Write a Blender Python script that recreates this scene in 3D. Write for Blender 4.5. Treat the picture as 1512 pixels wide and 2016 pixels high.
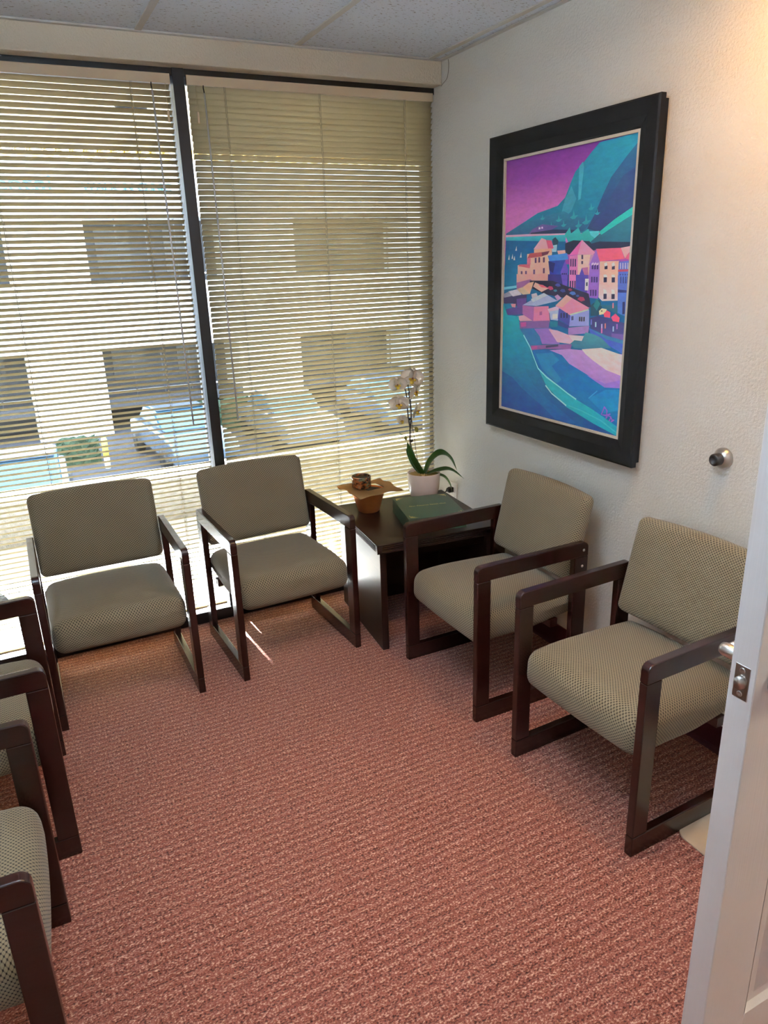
import bpy, bmesh, math, random
from mathutils import Vector, Matrix, Euler
from mathutils.geometry import tessellate_polygon

# ---------------------------------------------------------------- camera, light, exposure
scene = bpy.context.scene
for o in list(bpy.data.objects):
    bpy.data.objects.remove(o)
COL = scene.collection
PI = math.pi
rnd = random.Random(7)

cam_data = bpy.data.cameras.new('camera')
cam_data.sensor_fit = 'VERTICAL'
cam_data.sensor_height = 36.0
cam_data.sensor_width = 27.0
cam_data.lens = 1440.45 * 36.0 / 2016.0
cam_data.clip_start = 0.02
cam_data.clip_end = 200
cam = bpy.data.objects.new('camera', cam_data)
COL.objects.link(cam)
RIGHT = Vector((0.891671, -0.451556, -0.03194))
UP = Vector((0.17397, 0.276684, 0.945082))
FWD = Vector((0.417921, 0.848259, -0.325268))
m = Matrix((RIGHT, UP, -FWD)).transposed().to_4x4()
m.translation = Vector((-1.89901, -3.20322, 1.60606))
cam.matrix_world = m
scene.camera = cam

SKY_STRENGTH = 52.0
SUN_STRENGTH = 62.0
SUN_ELEV = math.radians(29.0)
world = bpy.data.worlds.new('world')
scene.world = world
world.use_nodes = True
wn = world.node_tree.nodes
wn.clear()
sky = wn.new('ShaderNodeTexSky')
sky.sky_type = 'HOSEK_WILKIE'
sky.sun_direction = (-0.06, math.cos(SUN_ELEV), math.sin(SUN_ELEV))
sky.turbidity = 4.0
sky.ground_albedo = 0.4
bg = wn.new('ShaderNodeBackground')
bg.inputs['Strength'].default_value = SKY_STRENGTH
wo = wn.new('ShaderNodeOutputWorld')
haze = wn.new('ShaderNodeHueSaturation')      # bright hazy sky: little blue left
haze.inputs['Saturation'].default_value = 0.55
world.node_tree.links.new(sky.outputs[0], haze.inputs['Color'])
world.node_tree.links.new(haze.outputs[0], bg.inputs[0])
world.node_tree.links.new(bg.outputs[0], wo.inputs[0])

sun_data = bpy.data.lights.new('sun', 'SUN')
sun_data.energy = SUN_STRENGTH
sun_data.angle = math.radians(0.55)
sun_data.color = (1.0, 0.985, 0.96)
sun = bpy.data.objects.new('sun', sun_data)
COL.objects.link(sun)
sun.rotation_euler = Vector((-0.06, math.cos(SUN_ELEV), math.sin(SUN_ELEV))).to_track_quat('Z', 'Y').to_euler()
sun.location = (0, 6, 6)

scene.view_settings.view_transform = 'Standard'
scene.view_settings.look = 'None'
scene.view_settings.exposure = 1.22
scene.view_settings.gamma = 1.0
scene.view_settings.use_curve_mapping = False

TROFFER_POWER = 1.2  # diffuser of the added fill pendant
CAN_POWER = 24.0
UPLIGHT_POWER = 104.0
SPOT_POWER = 155.0
HALL_POWER = 150.0

# ---------------------------------------------------------------- helpers
def S(*c):
    """sRGB 0-255 to linear"""
    out = []
    for x in c:
        x = x / 255.0
        out.append(x / 12.92 if x <= 0.04045 else ((x + 0.055) / 1.055) ** 2.4)
    return tuple(out) + (1.0,)


class NT:
    def __init__(self, name):
        self.mat = bpy.data.materials.new(name)
        self.mat.use_nodes = True
        self.t = self.mat.node_tree
        self.n = self.t.nodes
        self.n.clear()
        self.out = self.n.new('ShaderNodeOutputMaterial')
        self.b = self.n.new('ShaderNodeBsdfPrincipled')
        self.t.links.new(self.b.outputs[0], self.out.inputs[0])

    def node(self, kind, **kw):
        nd = self.n.new(kind)
        for k, v in kw.items():
            if hasattr(nd, k):
                setattr(nd, k, v)
            else:
                nd.inputs[k].default_value = v
        return nd

    def link(self, a, b):
        self.t.links.new(a, b)

    def put(self, sock, v):
        if hasattr(v, 'is_output') or isinstance(v, bpy.types.NodeSocket):
            self.t.links.new(v, sock)
        else:
            sock.default_value = v

    def math(self, op, a, b=None, c=None):
        nd = self.n.new('ShaderNodeMath')
        nd.operation = op
        self.put(nd.inputs[0], a)
        if b is not None:
            self.put(nd.inputs[1], b)
        if c is not None:
            self.put(nd.inputs[2], c)
        return nd.outputs[0]

    def mix(self, fac, a, b):
        nd = self.n.new('ShaderNodeMix')
        nd.data_type = 'RGBA'
        self.put(nd.inputs[0], fac)
        self.put(nd.inputs[6], a)
        self.put(nd.inputs[7], b)
        return nd.outputs[2]

    def ramp(self, fac, lo, hi):
        nd = self.n.new('ShaderNodeMapRange')
        self.put(nd.inputs[0], fac)
        nd.inputs[1].default_value = lo
        nd.inputs[2].default_value = hi
        return nd.outputs[0]

    def coord(self, which='Object', scale=(1, 1, 1), rot=(0, 0, 0)):
        tc = self.n.new('ShaderNodeTexCoord')
        mp = self.n.new('ShaderNodeMapping')
        mp.inputs['Scale'].default_value = scale
        mp.inputs['Rotation'].default_value = rot
        self.link(tc.outputs[which], mp.inputs[0])
        return mp.outputs[0]

    def noise(self, vec, scale, detail=2.0, rough=0.5):
        nd = self.n.new('ShaderNodeTexNoise')
        self.link(vec, nd.inputs['Vector'])
        nd.inputs['Scale'].default_value = scale
        nd.inputs['Detail'].default_value = detail
        nd.inputs['Roughness'].default_value = rough
        return nd.outputs[0]

    def bump(self, h, strength, dist):
        nd = self.n.new('ShaderNodeBump')
        nd.inputs['Strength'].default_value = strength
        nd.inputs['Distance'].default_value = dist
        self.link(h, nd.inputs['Height'])
        self.link(nd.outputs[0], self.b.inputs['Normal'])

    def base(self, v):
        self.put(self.b.inputs['Base Color'], v)

    def setp(self, **kw):
        for k, v in kw.items():
            self.b.inputs[k].default_value = v


def plain(name, col, rough=0.5, metal=0.0, spec=0.5, coat=0.0, trans=0.0, var=0.06, vscale=30, emis=None, estr=0.0):
    """procedural material: colour with a little noise variation"""
    M = NT(name)
    if trans > 0 or var == 0:
        M.base(col)
    else:
        nz = M.noise(M.coord('Object'), vscale, 3)
        a = tuple(max(0, c * (1 - var)) for c in col[:3]) + (1,)
        b = tuple(min(1, c * (1 + var)) for c in col[:3]) + (1,)
        M.base(M.mix(nz, a, b))
    M.setp(Roughness=rough, Metallic=metal)
    M.b.inputs['Specular IOR Level'].default_value = spec
    M.b.inputs['Coat Weight'].default_value = coat
    M.b.inputs['Transmission Weight'].default_value = trans
    if emis:
        M.b.inputs['Emission Color'].default_value = emis
        M.b.inputs['Emission Strength'].default_value = estr
    return M.mat


# ---------------------------------------------------------------- mesh builders
def new_obj(name, mesh, mat=None, parent=None, loc=(0, 0, 0), rot=(0, 0, 0)):
    o = bpy.data.objects.new(name, mesh)
    COL.objects.link(o)
    if mat is not None and mesh is not None and not mesh.materials:
        mesh.materials.append(mat)
    o.location = loc
    o.rotation_euler = rot
    if parent is not None:
        o.parent = parent
    return o


def empty(name, loc=(0, 0, 0), rz=0.0):
    o = bpy.data.objects.new(name, None)
    COL.objects.link(o)
    o.location = loc
    o.rotation_euler = (0, 0, rz)
    o.empty_display_size = 0.05
    return o


def tag(o, label, cat, group=None):
    o['label'] = label
    o['category'] = cat
    if group:
        o['group'] = group
    return o


def struct(o, label=None):
    o['kind'] = 'structure'
    if label:
        o['label'] = label
    return o


def to_mesh(name, bm, smooth=False):
    bmesh.ops.recalc_face_normals(bm, faces=bm.faces)
    me = bpy.data.meshes.new(name)
    bm.to_mesh(me)
    bm.free()
    if smooth:
        for p in me.polygons:
            p.use_smooth = True
    return me


def add_box(bm, lo, hi, bevel=0.0, seg=2):
    """bevelled box added to bm"""
    t = bmesh.new()
    bmesh.ops.create_cube(t, size=1.0)
    c = [(a + b) / 2 for a, b in zip(lo, hi)]
    s = [abs(b - a) for a, b in zip(lo, hi)]
    for v in t.verts:
        v.co = Vector((v.co.x * s[0] + c[0], v.co.y * s[1] + c[1], v.co.z * s[2] + c[2]))
    if bevel > 0:
        bmesh.ops.bevel(t, geom=list(t.edges), offset=bevel, segments=seg, affect='EDGES', profile=0.5)
    me = bpy.data.meshes.new('tmp')
    t.to_mesh(me)
    t.free()
    bm.from_mesh(me)
    bpy.data.meshes.remove(me)


def box_mesh(name, lo, hi, bevel=0.0, seg=2):
    bm = bmesh.new()
    add_box(bm, lo, hi, bevel, seg)
    return to_mesh(name, bm)


def add_prism(bm, pts, axis, a, b, bevel=0.0, seg=2):
    """extrude polygon pts (2D) along axis from a to b"""
    t = bmesh.new()
    def mk(p, d):
        if axis == 'x':
            return (d, p[0], p[1])
        if axis == 'y':
            return (p[0], d, p[1])
        return (p[0], p[1], d)
    v0 = [t.verts.new(mk(p, a)) for p in pts]
    v1 = [t.verts.new(mk(p, b)) for p in pts]
    t.faces.new(v0)
    t.faces.new(v1[::-1])
    n = len(pts)
    for i in range(n):
        t.faces.new((v0[i], v0[(i + 1) % n], v1[(i + 1) % n], v1[i]))
    bmesh.ops.recalc_face_normals(t, faces=t.faces)
    if bevel > 0:
        bmesh.ops.bevel(t, geom=list(t.edges), offset=bevel, segments=seg, affect='EDGES', profile=0.5, clamp_overlap=True)
    me = bpy.data.meshes.new('tmp')
    t.to_mesh(me)
    t.free()
    bm.from_mesh(me)
    bpy.data.meshes.remove(me)


def add_lathe(bm, prof, n=32, center=(0, 0, 0), axis='z', closed=False):
    """profile (r, h) revolved"""
    rings = []
    for r, h in prof:
        ring = []
        for i in range(n):
            a = 2 * PI * i / n
            x, y = r * math.cos(a), r * math.sin(a)
            if axis == 'z':
                co = (x, y, h)
            elif axis == 'x':
                co = (h, x, y)
            else:
                co = (x, h, y)
            ring.append(bm.verts.new(Vector(co) + Vector(center)))
        rings.append(ring)
    pairs = list(zip(rings[:-1], rings[1:]))
    if closed:
        pairs.append((rings[-1], rings[0]))
    for A, B in pairs:
        for i in range(n):
            bm.faces.new((A[i], A[(i + 1) % n], B[(i + 1) % n], B[i]))
    if not closed:
        if prof[0][0] > 1e-6:
            bm.faces.new(rings[0][::-1])
        if prof[-1][0] > 1e-6:
            bm.faces.new(rings[-1])
    bmesh.ops.remove_doubles(bm, verts=bm.verts, dist=1e-7)


def lathe_mesh(name, prof, n=32, center=(0, 0, 0), axis='z', smooth=True, closed=False):
    bm = bmesh.new()
    add_lathe(bm, prof, n, center, axis, closed)
    return to_mesh(name, bm, smooth)


def add_tube(bm, pts, rad, n=8, cap=True):
    """tube along polyline; rad is a number or list"""
    pts = [Vector(p) for p in pts]
    if not isinstance(rad, (list, tuple)):
        rad = [rad] * len(pts)
    rings = []
    prev = None
    for i, p in enumerate(pts):
        d = pts[min(i + 1, len(pts) - 1)] - pts[max(i - 1, 0)]
        d.normalize()
        if prev is None:
            u = d.orthogonal().normalized()
        else:
            u = prev - d * prev.dot(d)
            u = u.normalized() if u.length > 1e-6 else d.orthogonal().normalized()
        prev = u
        w = d.cross(u)
        rings.append([bm.verts.new(p + (u * math.cos(2 * PI * k / n) + w * math.sin(2 * PI * k / n)) * rad[i]) for k in range(n)])
    for A, B in zip(rings[:-1], rings[1:]):
        for k in range(n):
            bm.faces.new((A[k], A[(k + 1) % n], B[(k + 1) % n], B[k]))
    if cap:
        bm.faces.new(rings[0][::-1])
        bm.faces.new(rings[-1])


def tube_mesh(name, pts, rad, n=8, smooth=True):
    bm = bmesh.new()
    add_tube(bm, pts, rad, n)
    return to_mesh(name, bm, smooth)


def spline(pts, n=8):
    """Catmull-Rom through pts"""
    P = [Vector(p) for p in pts]
    P = [P[0] * 2 - P[1]] + P + [P[-1] * 2 - P[-2]]
    out = []
    for i in range(1, len(P) - 2):
        for k in range(n):
            t = k / n
            a, b, c, d = P[i - 1], P[i], P[i + 1], P[i + 2]
            out.append(0.5 * ((2 * b) + (c - a) * t + (2 * a - 5 * b + 4 * c - d) * t * t + (3 * b - a - 3 * c + d) * t ** 3))
    out.append(P[-2])
    return out


def pad_mesh(name, sx, sy, sz, r, warp, nf=9, nr=5, uvscale=1.0):
    """upholstered pad: rounded box with UVs in metres, then warped"""
    half = (sx / 2, sy / 2, sz / 2)
    def levels(h):
        k = [-h + r * (1 - math.cos(PI / 2 * i / nr)) for i in range(nr)]
        a = h - r
        mid = [-a + 2 * a * i / nf for i in range(nf + 1)]
        return k + mid + [-x for x in reversed(k)]
    bm = bmesh.new()
    uvl = bm.loops.layers.uv.new('UVMap')
    L = [levels(h) for h in half]
    cache = {}
    def vert(p):
        key = tuple(round(c, 6) for c in p)
        if key in cache:
            return cache[key]
        core = Vector([max(-(half[i] - r), min(half[i] - r, p[i])) for i in range(3)])
        d = Vector(p) - core
        q = core + d.normalized() * r if d.length > 1e-9 else Vector(p)
        v = bm.verts.new(q)
        cache[key] = v
        return v
    for ax in range(3):
        u, w = [(1, 2), (2, 0), (0, 1)][ax]
        for sgn in (-1, 1):
            for i in range(len(L[u]) - 1):
                for j in range(len(L[w]) - 1):
                    cs = []
                    for (a, b) in ((i, j), (i + 1, j), (i + 1, j + 1), (i, j + 1)):
                        p = [0, 0, 0]
                        p[ax] = sgn * half[ax]
                        p[u] = L[u][a]
                        p[w] = L[w][b]
                        cs.append(vert(p))
                    if sgn < 0:
                        cs.reverse()
                    try:
                        f = bm.faces.new(cs)
                    except ValueError:
                        continue
                    for lp in f.loops:
                        c = lp.vert.co
                        if ax == 2:
                            uv = (c.x, c.y)
                        elif ax == 1:
                            uv = (c.x, -sgn * 0 + sgn * (half[1] + (half[2] - c.z) - 0.586 * r))
                        else:
                            uv = (sgn * (half[0] + (half[2] - c.z) - 0.586 * r), c.y)
                        lp[uvl].uv = uv
    for v in bm.verts:
        v.co = warp(v.co.copy(), half)
    return to_mesh(name, bm, True)


def copy_tree(o, parent=None):
    c = o.copy()
    COL.objects.link(c)
    if parent is not None:
        c.parent = parent
    for ch in list(o.children):
        copy_tree(ch, c)
    return c


# ---------------------------------------------------------------- materials
def mat_wall(name, col):
    M = NT(name)
    v = M.coord('Object')
    n1 = M.noise(v, 115, 3, 0.55)
    n2 = M.noise(v, 3.0, 2)
    a = tuple(c * 0.96 for c in col[:3]) + (1,)
    M.base(M.mix(n2, a, col))
    M.setp(Roughness=0.55)
    M.b.inputs['Specular IOR Level'].default_value = 0.3
    M.bump(n1, 0.85, 0.005)
    return M.mat


def mat_carpet():
    M = NT('carpet')
    tc = M.n.new('ShaderNodeTexCoord')
    sep = M.n.new('ShaderNodeSeparateXYZ')
    M.link(tc.outputs['Object'], sep.inputs[0])
    v = tc.outputs['Object']
    warp = M.math('MULTIPLY', M.noise(v, 22, 2), 0.016)
    yy = M.math('ADD', sep.outputs[1], warp)
    rib = M.math('SINE', M.math('MULTIPLY', yy, 2 * PI / 0.0255))
    rib01 = M.math('MULTIPLY_ADD', rib, 0.5, 0.5)
    fine = M.noise(M.coord('Object', (150, 215, 150)), 1.0, 2, 0.62)
    med = M.noise(M.coord('Object', (42, 62, 60)), 1.0, 2, 0.5)
    big = M.noise(v, 1.6, 3)
    lift = M.math('ADD', M.math('MULTIPLY', rib01, 0.085), M.math('MULTIPLY', med, 0.16))
    key = M.math('ADD', fine, lift)
    speck = M.ramp(key, 0.66, 0.84)
    speck.node.clamp = True
    dark = M.ramp(key, 0.585, 0.47)
    dark.node.clamp = True
    c0 = M.mix(big, S(138, 76, 60), S(148, 82, 67))
    c1 = M.mix(dark, c0, S(62, 22, 18))
    c2 = M.mix(speck, c1, S(228, 184, 160))
    M.base(c2)
    M.setp(Roughness=0.85)
    M.b.inputs['Specular IOR Level'].default_value = 0.25
    M.b.inputs['Sheen Weight'].default_value = 0.25
    M.b.inputs['Sheen Roughness'].default_value = 0.5
    h = M.math('ADD', M.math('MULTIPLY', rib01, 0.35), M.math('MULTIPLY', fine, 0.9))
    M.bump(h, 0.6, 0.006)
    return M.mat


def mat_fabric():
    M = NT('woven_upholstery')
    tc = M.n.new('ShaderNodeTexCoord')
    sep = M.n.new('ShaderNodeSeparateXYZ')
    M.link(tc.outputs['UV'], sep.inputs[0])
    p, q = 0.0108, 0.0092
    a = M.math('MULTIPLY', sep.outputs[0], PI / p)
    b = M.math('MULTIPLY', sep.outputs[1], PI / q)
    l1 = M.math('SUBTRACT', 1.0, M.math('ABSOLUTE', M.math('SINE', M.math('ADD', a, b))))
    l2 = M.math('SUBTRACT', 1.0, M.math('ABSOLUTE', M.math('SINE', M.math('SUBTRACT', a, b))))
    knot = M.ramp(M.math('MULTIPLY', l1, l2), 0.12, 0.42)
    knot.node.clamp = True
    line = M.ramp(M.math('MAXIMUM', l1, l2), 0.55, 0.95)
    line.node.clamp = True
    darkv = M.math('MAXIMUM', knot, M.math('MULTIPLY', line, 0.5))
    nz = M.noise(tc.outputs['UV'], 700, 2, 0.6)
    lite = M.mix(nz, S(112, 100, 78), S(152, 139, 111))
    M.base(M.mix(darkv, lite, S(24, 21, 17)))
    M.setp(Roughness=0.8)
    M.b.inputs['Specular IOR Level'].default_value = 0.3
    M.b.inputs['Sheen Weight'].default_value = 0.15
    M.bump(M.math('SUBTRACT', 1.0, darkv), 0.5, 0.0012)
    return M.mat


def mat_wood(name, c0, c1, rough=0.26, scale=(4, 4, 60), coat=0.25, spec=0.5):
    M = NT(name)
    v = M.coord('Object', scale)
    n1 = M.noise(v, 3.0, 4, 0.6)
    f = M.ramp(n1, 0.35, 0.68)
    M.base(M.mix(f, c0, c1))
    M.setp(Roughness=rough)
    M.b.inputs['Specular IOR Level'].default_value = spec
    M.b.inputs['Coat Weight'].default_value = coat
    M.b.inputs['Coat Roughness'].default_value = 0.2
    M.bump(n1, 0.08, 0.001)
    return M.mat


def mat_tile():
    M = NT('acoustic_ceiling_tile')
    v = M.coord('Object')
    n1 = M.noise(M.coord('Object', (62, 120, 60), (0, 0, 0.6)), 1.0, 2, 0.55)
    pits = M.ramp(n1, 0.61, 0.67)
    pits.node.clamp = True
    n2 = M.noise(v, 220, 2)
    c = M.mix(n2, S(212, 224, 240), S(230, 240, 252))
    M.base(M.mix(pits, c, S(160, 162, 168)))
    M.setp(Roughness=0.9)
    M.bump(M.math('SUBTRACT', n2, pits), 0.35, 0.003)
    return M.mat


def mat_stucco(name, col, dark=0.72):
    M = NT(name)
    v = M.coord('Object')
    n1 = M.noise(v, 28, 4, 0.65)
    f = M.ramp(n1, 0.38, 0.62)
    M.base(M.mix(f, tuple(c * dark for c in col[:3]) + (1,), col))
    M.setp(Roughness=0.9)
    M.bump(n1, 0.6, 0.02)
    return M.mat


def mat_glass_pane():
    M = NT('window_glass')
    M.n.remove(M.b)
    tr = M.n.new('ShaderNodeBsdfTransparent')
    tr.inputs[0].default_value = (0.93, 0.95, 0.96, 1)
    gl = M.n.new('ShaderNodeBsdfGlossy')
    gl.inputs['Roughness'].default_value = 0.02
    fr = M.n.new('ShaderNodeFresnel')
    fr.inputs[0].default_value = 1.45
    mx = M.n.new('ShaderNodeMixShader')
    M.link(fr.outputs[0], mx.inputs[0])
    M.link(tr.outputs[0], mx.inputs[1])
    M.link(gl.outputs[0], mx.inputs[2])
    M.link(mx.outputs[0], M.out.inputs[0])
    return M.mat


def mat_petal():
    M = NT('orchid_petal')
    n = M.noise(M.coord('Object'), 60, 3)
    M.base(M.mix(n, S(240, 234, 230), S(250, 247, 244)))
    M.setp(Roughness=0.5)
    tl = M.n.new('ShaderNodeBsdfTranslucent')
    tl.inputs[0].default_value = S(250, 246, 238)
    mx = M.n.new('ShaderNodeMixShader')
    mx.inputs[0].default_value = 0.45
    M.link(M.b.outputs[0], mx.inputs[1])
    M.link(tl.outputs[0], mx.inputs[2])
    M.link(mx.outputs[0], M.out.inputs[0])
    return M.mat


def mat_slat():
    """thin vinyl: lets a little daylight through"""
    M = NT('blind_slat_vinyl')
    n = M.noise(M.coord('Object'), 9, 2)
    M.base(M.mix(n, S(212, 200, 168), S(218, 206, 176)))
    M.setp(Roughness=0.45)
    tl = M.n.new('ShaderNodeBsdfTranslucent')
    tl.inputs[0].default_value = S(230, 221, 194)
    mx = M.n.new('ShaderNodeMixShader')
    mx.inputs[0].default_value = 0.44
    M.link(M.b.outputs[0], mx.inputs[1])
    M.link(tl.outputs[0], mx.inputs[2])
    M.link(mx.outputs[0], M.out.inputs[0])
    return M.mat


def mat_door():
    M = NT('white_moulded_door')
    g = M.noise(M.coord('Object', (260, 260, 3.5)), 1.0, 3, 0.6)
    n2 = M.noise(M.coord('Object'), 5.0, 4, 0.7)
    M.base(M.mix(n2, S(226, 224, 224), S(240, 239, 240)))
    M.setp(Roughness=0.42)
    M.bump(g, 0.22, 0.002)
    return M.mat


def mat_canvas():
    M = NT('painted_canvas')
    at = M.n.new('ShaderNodeVertexColor')
    at.layer_name = 'Col'
    n = M.noise(M.coord('Object', (1, 26, 70), (0.5, 0, 0)), 1.0, 4, 0.65)
    f = M.ramp(n, 0.25, 0.75)
    n3 = M.noise(M.coord('Object', (1, 14, 22), (-0.6, 0, 0)), 1.0, 3, 0.6)
    hs = M.n.new('ShaderNodeHueSaturation')
    M.link(at.outputs[0], hs.inputs['Color'])
    M.link(M.math('MULTIPLY_ADD', f, 0.40, 1.30), hs.inputs['Value'])
    M.link(M.math('MULTIPLY_ADD', n3, 0.06, 0.47), hs.inputs['Hue'])
    cl = M.n.new('ShaderNodeMix')
    cl.data_type = 'RGBA'
    cl.clamp_result = True
    cl.inputs[0].default_value = 0.05
    M.link(hs.outputs[0], cl.inputs[6])
    cl.inputs[7].default_value = (0.3, 0.3, 0.35, 1)
    M.base(cl.outputs[2])
    M.setp(Roughness=0.5)
    M.b.inputs['Specular IOR Level'].default_value = 0.3
    M.bump(n, 0.15, 0.001)
    return M.mat


MAT = dict(
    wall=mat_wall('wall_paint', S(229, 228, 222)),
    soffit=mat_wall('soffit_paint', S(222, 213, 194)),
    carpet=mat_carpet(),
    fabric=mat_fabric(),
    wood=mat_wood('dark_mahogany', S(22, 7, 6), S(48, 13, 11)),
    tablewood=mat_wood('espresso_veneer', S(26, 13, 10), S(42, 21, 16), 0.36, coat=0.05, spec=0.4),
    tile=mat_tile(),
    grid=plain('ceiling_grid_paint', S(206, 206, 202), 0.5),
    black=plain('black_anodised_frame', S(14, 13, 13), 0.45),
    slat=mat_slat(),
    headrail=plain('blind_rail_paint', S(224, 208, 178), 0.45, var=0.03),
    cord=plain('blind_cord', S(150, 145, 132), 0.8),
    clear=plain('milky_plastic', S(236, 238, 240), 0.2, trans=0.25, var=0),
    glass=mat_glass_pane(),
    base=plain('maroon_vinyl_base', S(74, 22, 40), 0.4),
    door=mat_door(),
    chrome=plain('brushed_nickel', S(196, 192, 188), 0.28, metal=1.0, var=0.04, vscale=80),
    darkmetal=plain('dark_rubber', S(38, 32, 28), 0.5),
    frame=mat_wood('black_picture_frame', S(12, 11, 11), S(20, 19, 19), 0.62, (40, 4, 4), 0.0, 0.25),
    frameliner=plain('linen_liner', S(206, 198, 182), 0.7),
    canvas=mat_canvas(),
    copper=plain('copper', S(226, 138, 74), 0.48, metal=0.75, var=0.25, vscale=14),
    kraft=plain('kraft_paper', S(186, 146, 92), 0.8, var=0.10, vscale=40),
    darkfill=plain('dark_wax', S(40, 22, 18), 0.5),
    pot=plain('pale_ceramic', S(232, 216, 208), 0.22, spec=0.6, var=0.01),
    moss=plain('dry_moss', S(168, 140, 82), 0.95, var=0.5, vscale=120),
    petal=mat_petal(),
    lip=plain('orchid_lip', S(206, 176, 62), 0.5, var=0.3, vscale=300),
    column=plain('orchid_column', S(120, 66, 40), 0.5),
    stem=plain('orchid_stem', S(46, 34, 26), 0.55),
    leaf=plain('orchid_leaf', S(52, 92, 34), 0.35, var=0.25, vscale=18),
    leafpale=plain('orchid_leaf_pale', S(96, 132, 72), 0.4, var=0.2, vscale=18),
    bud=plain('orchid_bud', S(128, 124, 44), 0.5, var=0.2),
    book=plain('green_leatherette', S(42, 72, 52), 0.34, spec=0.9, var=0.08, vscale=200),
    gold=plain('gold_foil', S(214, 196, 130), 0.4, metal=0.6),
    white=plain('white_plastic', S(236, 232, 224), 0.4),
    blackplastic=plain('black_plastic', S(16, 16, 17), 0.4),
    mat=plain('tan_vinyl_mat', S(206, 188, 162), 0.5, var=0.03),
)

# ================================================================ THE SETTING
H = 2.418          # ceiling
XL = -2.56         # left wall
YB = -4.30         # wall behind the camera
SOF_Y, SOF_Z = -0.0685, 2.326
XM0, XM1 = -1.163, -1.118   # mullion
DY0, DY1 = -3.54, -2.612    # doorway in the right wall

floor = struct(new_obj('floor', box_mesh('floor', (XL - 0.12, YB - 0.12, -0.12), (1.6, 0.10, 0.0)), MAT['carpet']),
               'dusty red ribbed loop carpet')

bm = bmesh.new()
add_box(bm, (0, DY1, 0), (0.12, 0.12, H + 0.1))
add_box(bm, (0, YB - 0.12, 0), (0.12, DY0, H + 0.1))
add_box(bm, (0, DY0, 2.07), (0.12, DY1, H + 0.1))
struct(new_obj('wall_right', to_mesh('wall_right', bm), MAT['wall']))
struct(new_obj('wall_left', box_mesh('wall_left', (XL - 0.12, YB - 0.12, 0), (XL, 0.12, H + 0.1)), MAT['wall']))
struct(new_obj('wall_back', box_mesh('wall_back', (XL, YB - 0.12, 0), (0, YB, H + 0.1)), MAT['wall']))
struct(new_obj('wall_front', box_mesh('wall_front', (XL, SOF_Y, SOF_Z), (0, 0.12, H + 0.1), 0.004), MAT['soffit']),
       'cream header above the window blinds')

# hall beyond the doorway
bm = bmesh.new()
add_box(bm, (1.5, -4.6, 0), (1.6, -1.6, H + 0.1))
add_box(bm, (0.12, -1.7, 0), (1.5, -1.6, H + 0.1))
add_box(bm, (0.12, -4.6, 0), (1.5, -4.5, H + 0.1))
struct(new_obj('wall_hall', to_mesh('wall_hall', bm), MAT['wall']))
struct(new_obj('floor_hall', box_mesh('floor_hall', (0.1, -4.6, -0.12), (1.6, YB - 0.12, 0)), MAT['carpet']))

# ceiling: plenum slab, lay-in tiles and grid bars
ceil = struct(new_obj('ceiling', box_mesh('ceiling', (XL - 0.12, -4.6, H + 0.06), (1.6, 0.12, H + 0.16)), MAT['grid']))
gx = [0.0, -0.067, -0.677, -1.287, -1.897, -2.507, XL]
gy = [SOF_Y, SOF_Y - 1.22, SOF_Y - 2.44, SOF_Y - 3.66, YB]
for i in range(len(gx) - 1):
    for j in range(len(gy) - 1):
        x1, x0, y1, y0 = gx[i] - 0.001, gx[i + 1] + 0.001, gy[j] - 0.001, gy[j + 1] + 0.001
        cx, cy = (x0 + x1) / 2, (y0 + y1) / 2
        me = box_mesh('ceiling_tile', (x0 - cx, y0 - cy, 0), (x1 - cx, y1 - cy, 0.016))
        new_obj('ceiling_tile', me, MAT['tile'], ceil, (cx, cy, H + 0.004))
for i, x in enumerate(gx[1:-1]):
    new_obj('grid_bar', box_mesh('grid_bar', (x - 0.012, YB, H - 0.001), (x + 0.012, SOF_Y, H + 0.004)), MAT['grid'], ceil)
for y in gy[1:-1]:
    for a, b in zip(gx[:-1], gx[1:]):
        if a - b > 0.1:
            new_obj('grid_bar', box_mesh('grid_bar', (b + 0.012, y - 0.012, H - 0.001), (a - 0.012, y + 0.012, H + 0.004)), MAT['grid'], ceil)
new_obj('wall_angle', box_mesh('wall_angle', (-0.019, YB, H - 0.002), (0.0, SOF_Y, H + 0.003)), MAT['grid'], ceil)
new_obj('wall_angle', box_mesh('wall_angle', (XL, SOF_Y - 0.02, H - 0.003), (-0.019, SOF_Y, H + 0.003)), MAT['grid'], ceil)
struct(new_obj('ceiling_hall', box_mesh('ceiling_hall', (0.12, -4.5, H), (1.5, -1.7, H + 0.05)), MAT['tile']))

# vinyl cove base
def cove(name, pts_axis, lo, hi):
    bm = bmesh.new()
    prof = [(0, 0), (0.016, 0), (0.008, 0.006), (0.005, 0.016), (0.004, 0.098), (0.002, 0.102), (0, 0.102)]
    if pts_axis == 'right':
        add_prism(bm, [(-a, b) for a, b in prof], 'y', lo, hi)
    elif pts_axis == 'left':
        add_prism(bm, [(XL + a, b) for a, b in prof], 'y', lo, hi)
    else:
        add_prism(bm, [(YB + a, b) for a, b in prof], 'x', lo, hi)
    return struct(new_obj(name, to_mesh(name, bm), MAT['base']))
cove('baseboard_right', 'right', DY1 + 0.07, 0.0)
cove('baseboard_left', 'left', YB, 0.0)
cove('baseboard_back', 'back', XL, 0.0)

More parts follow.
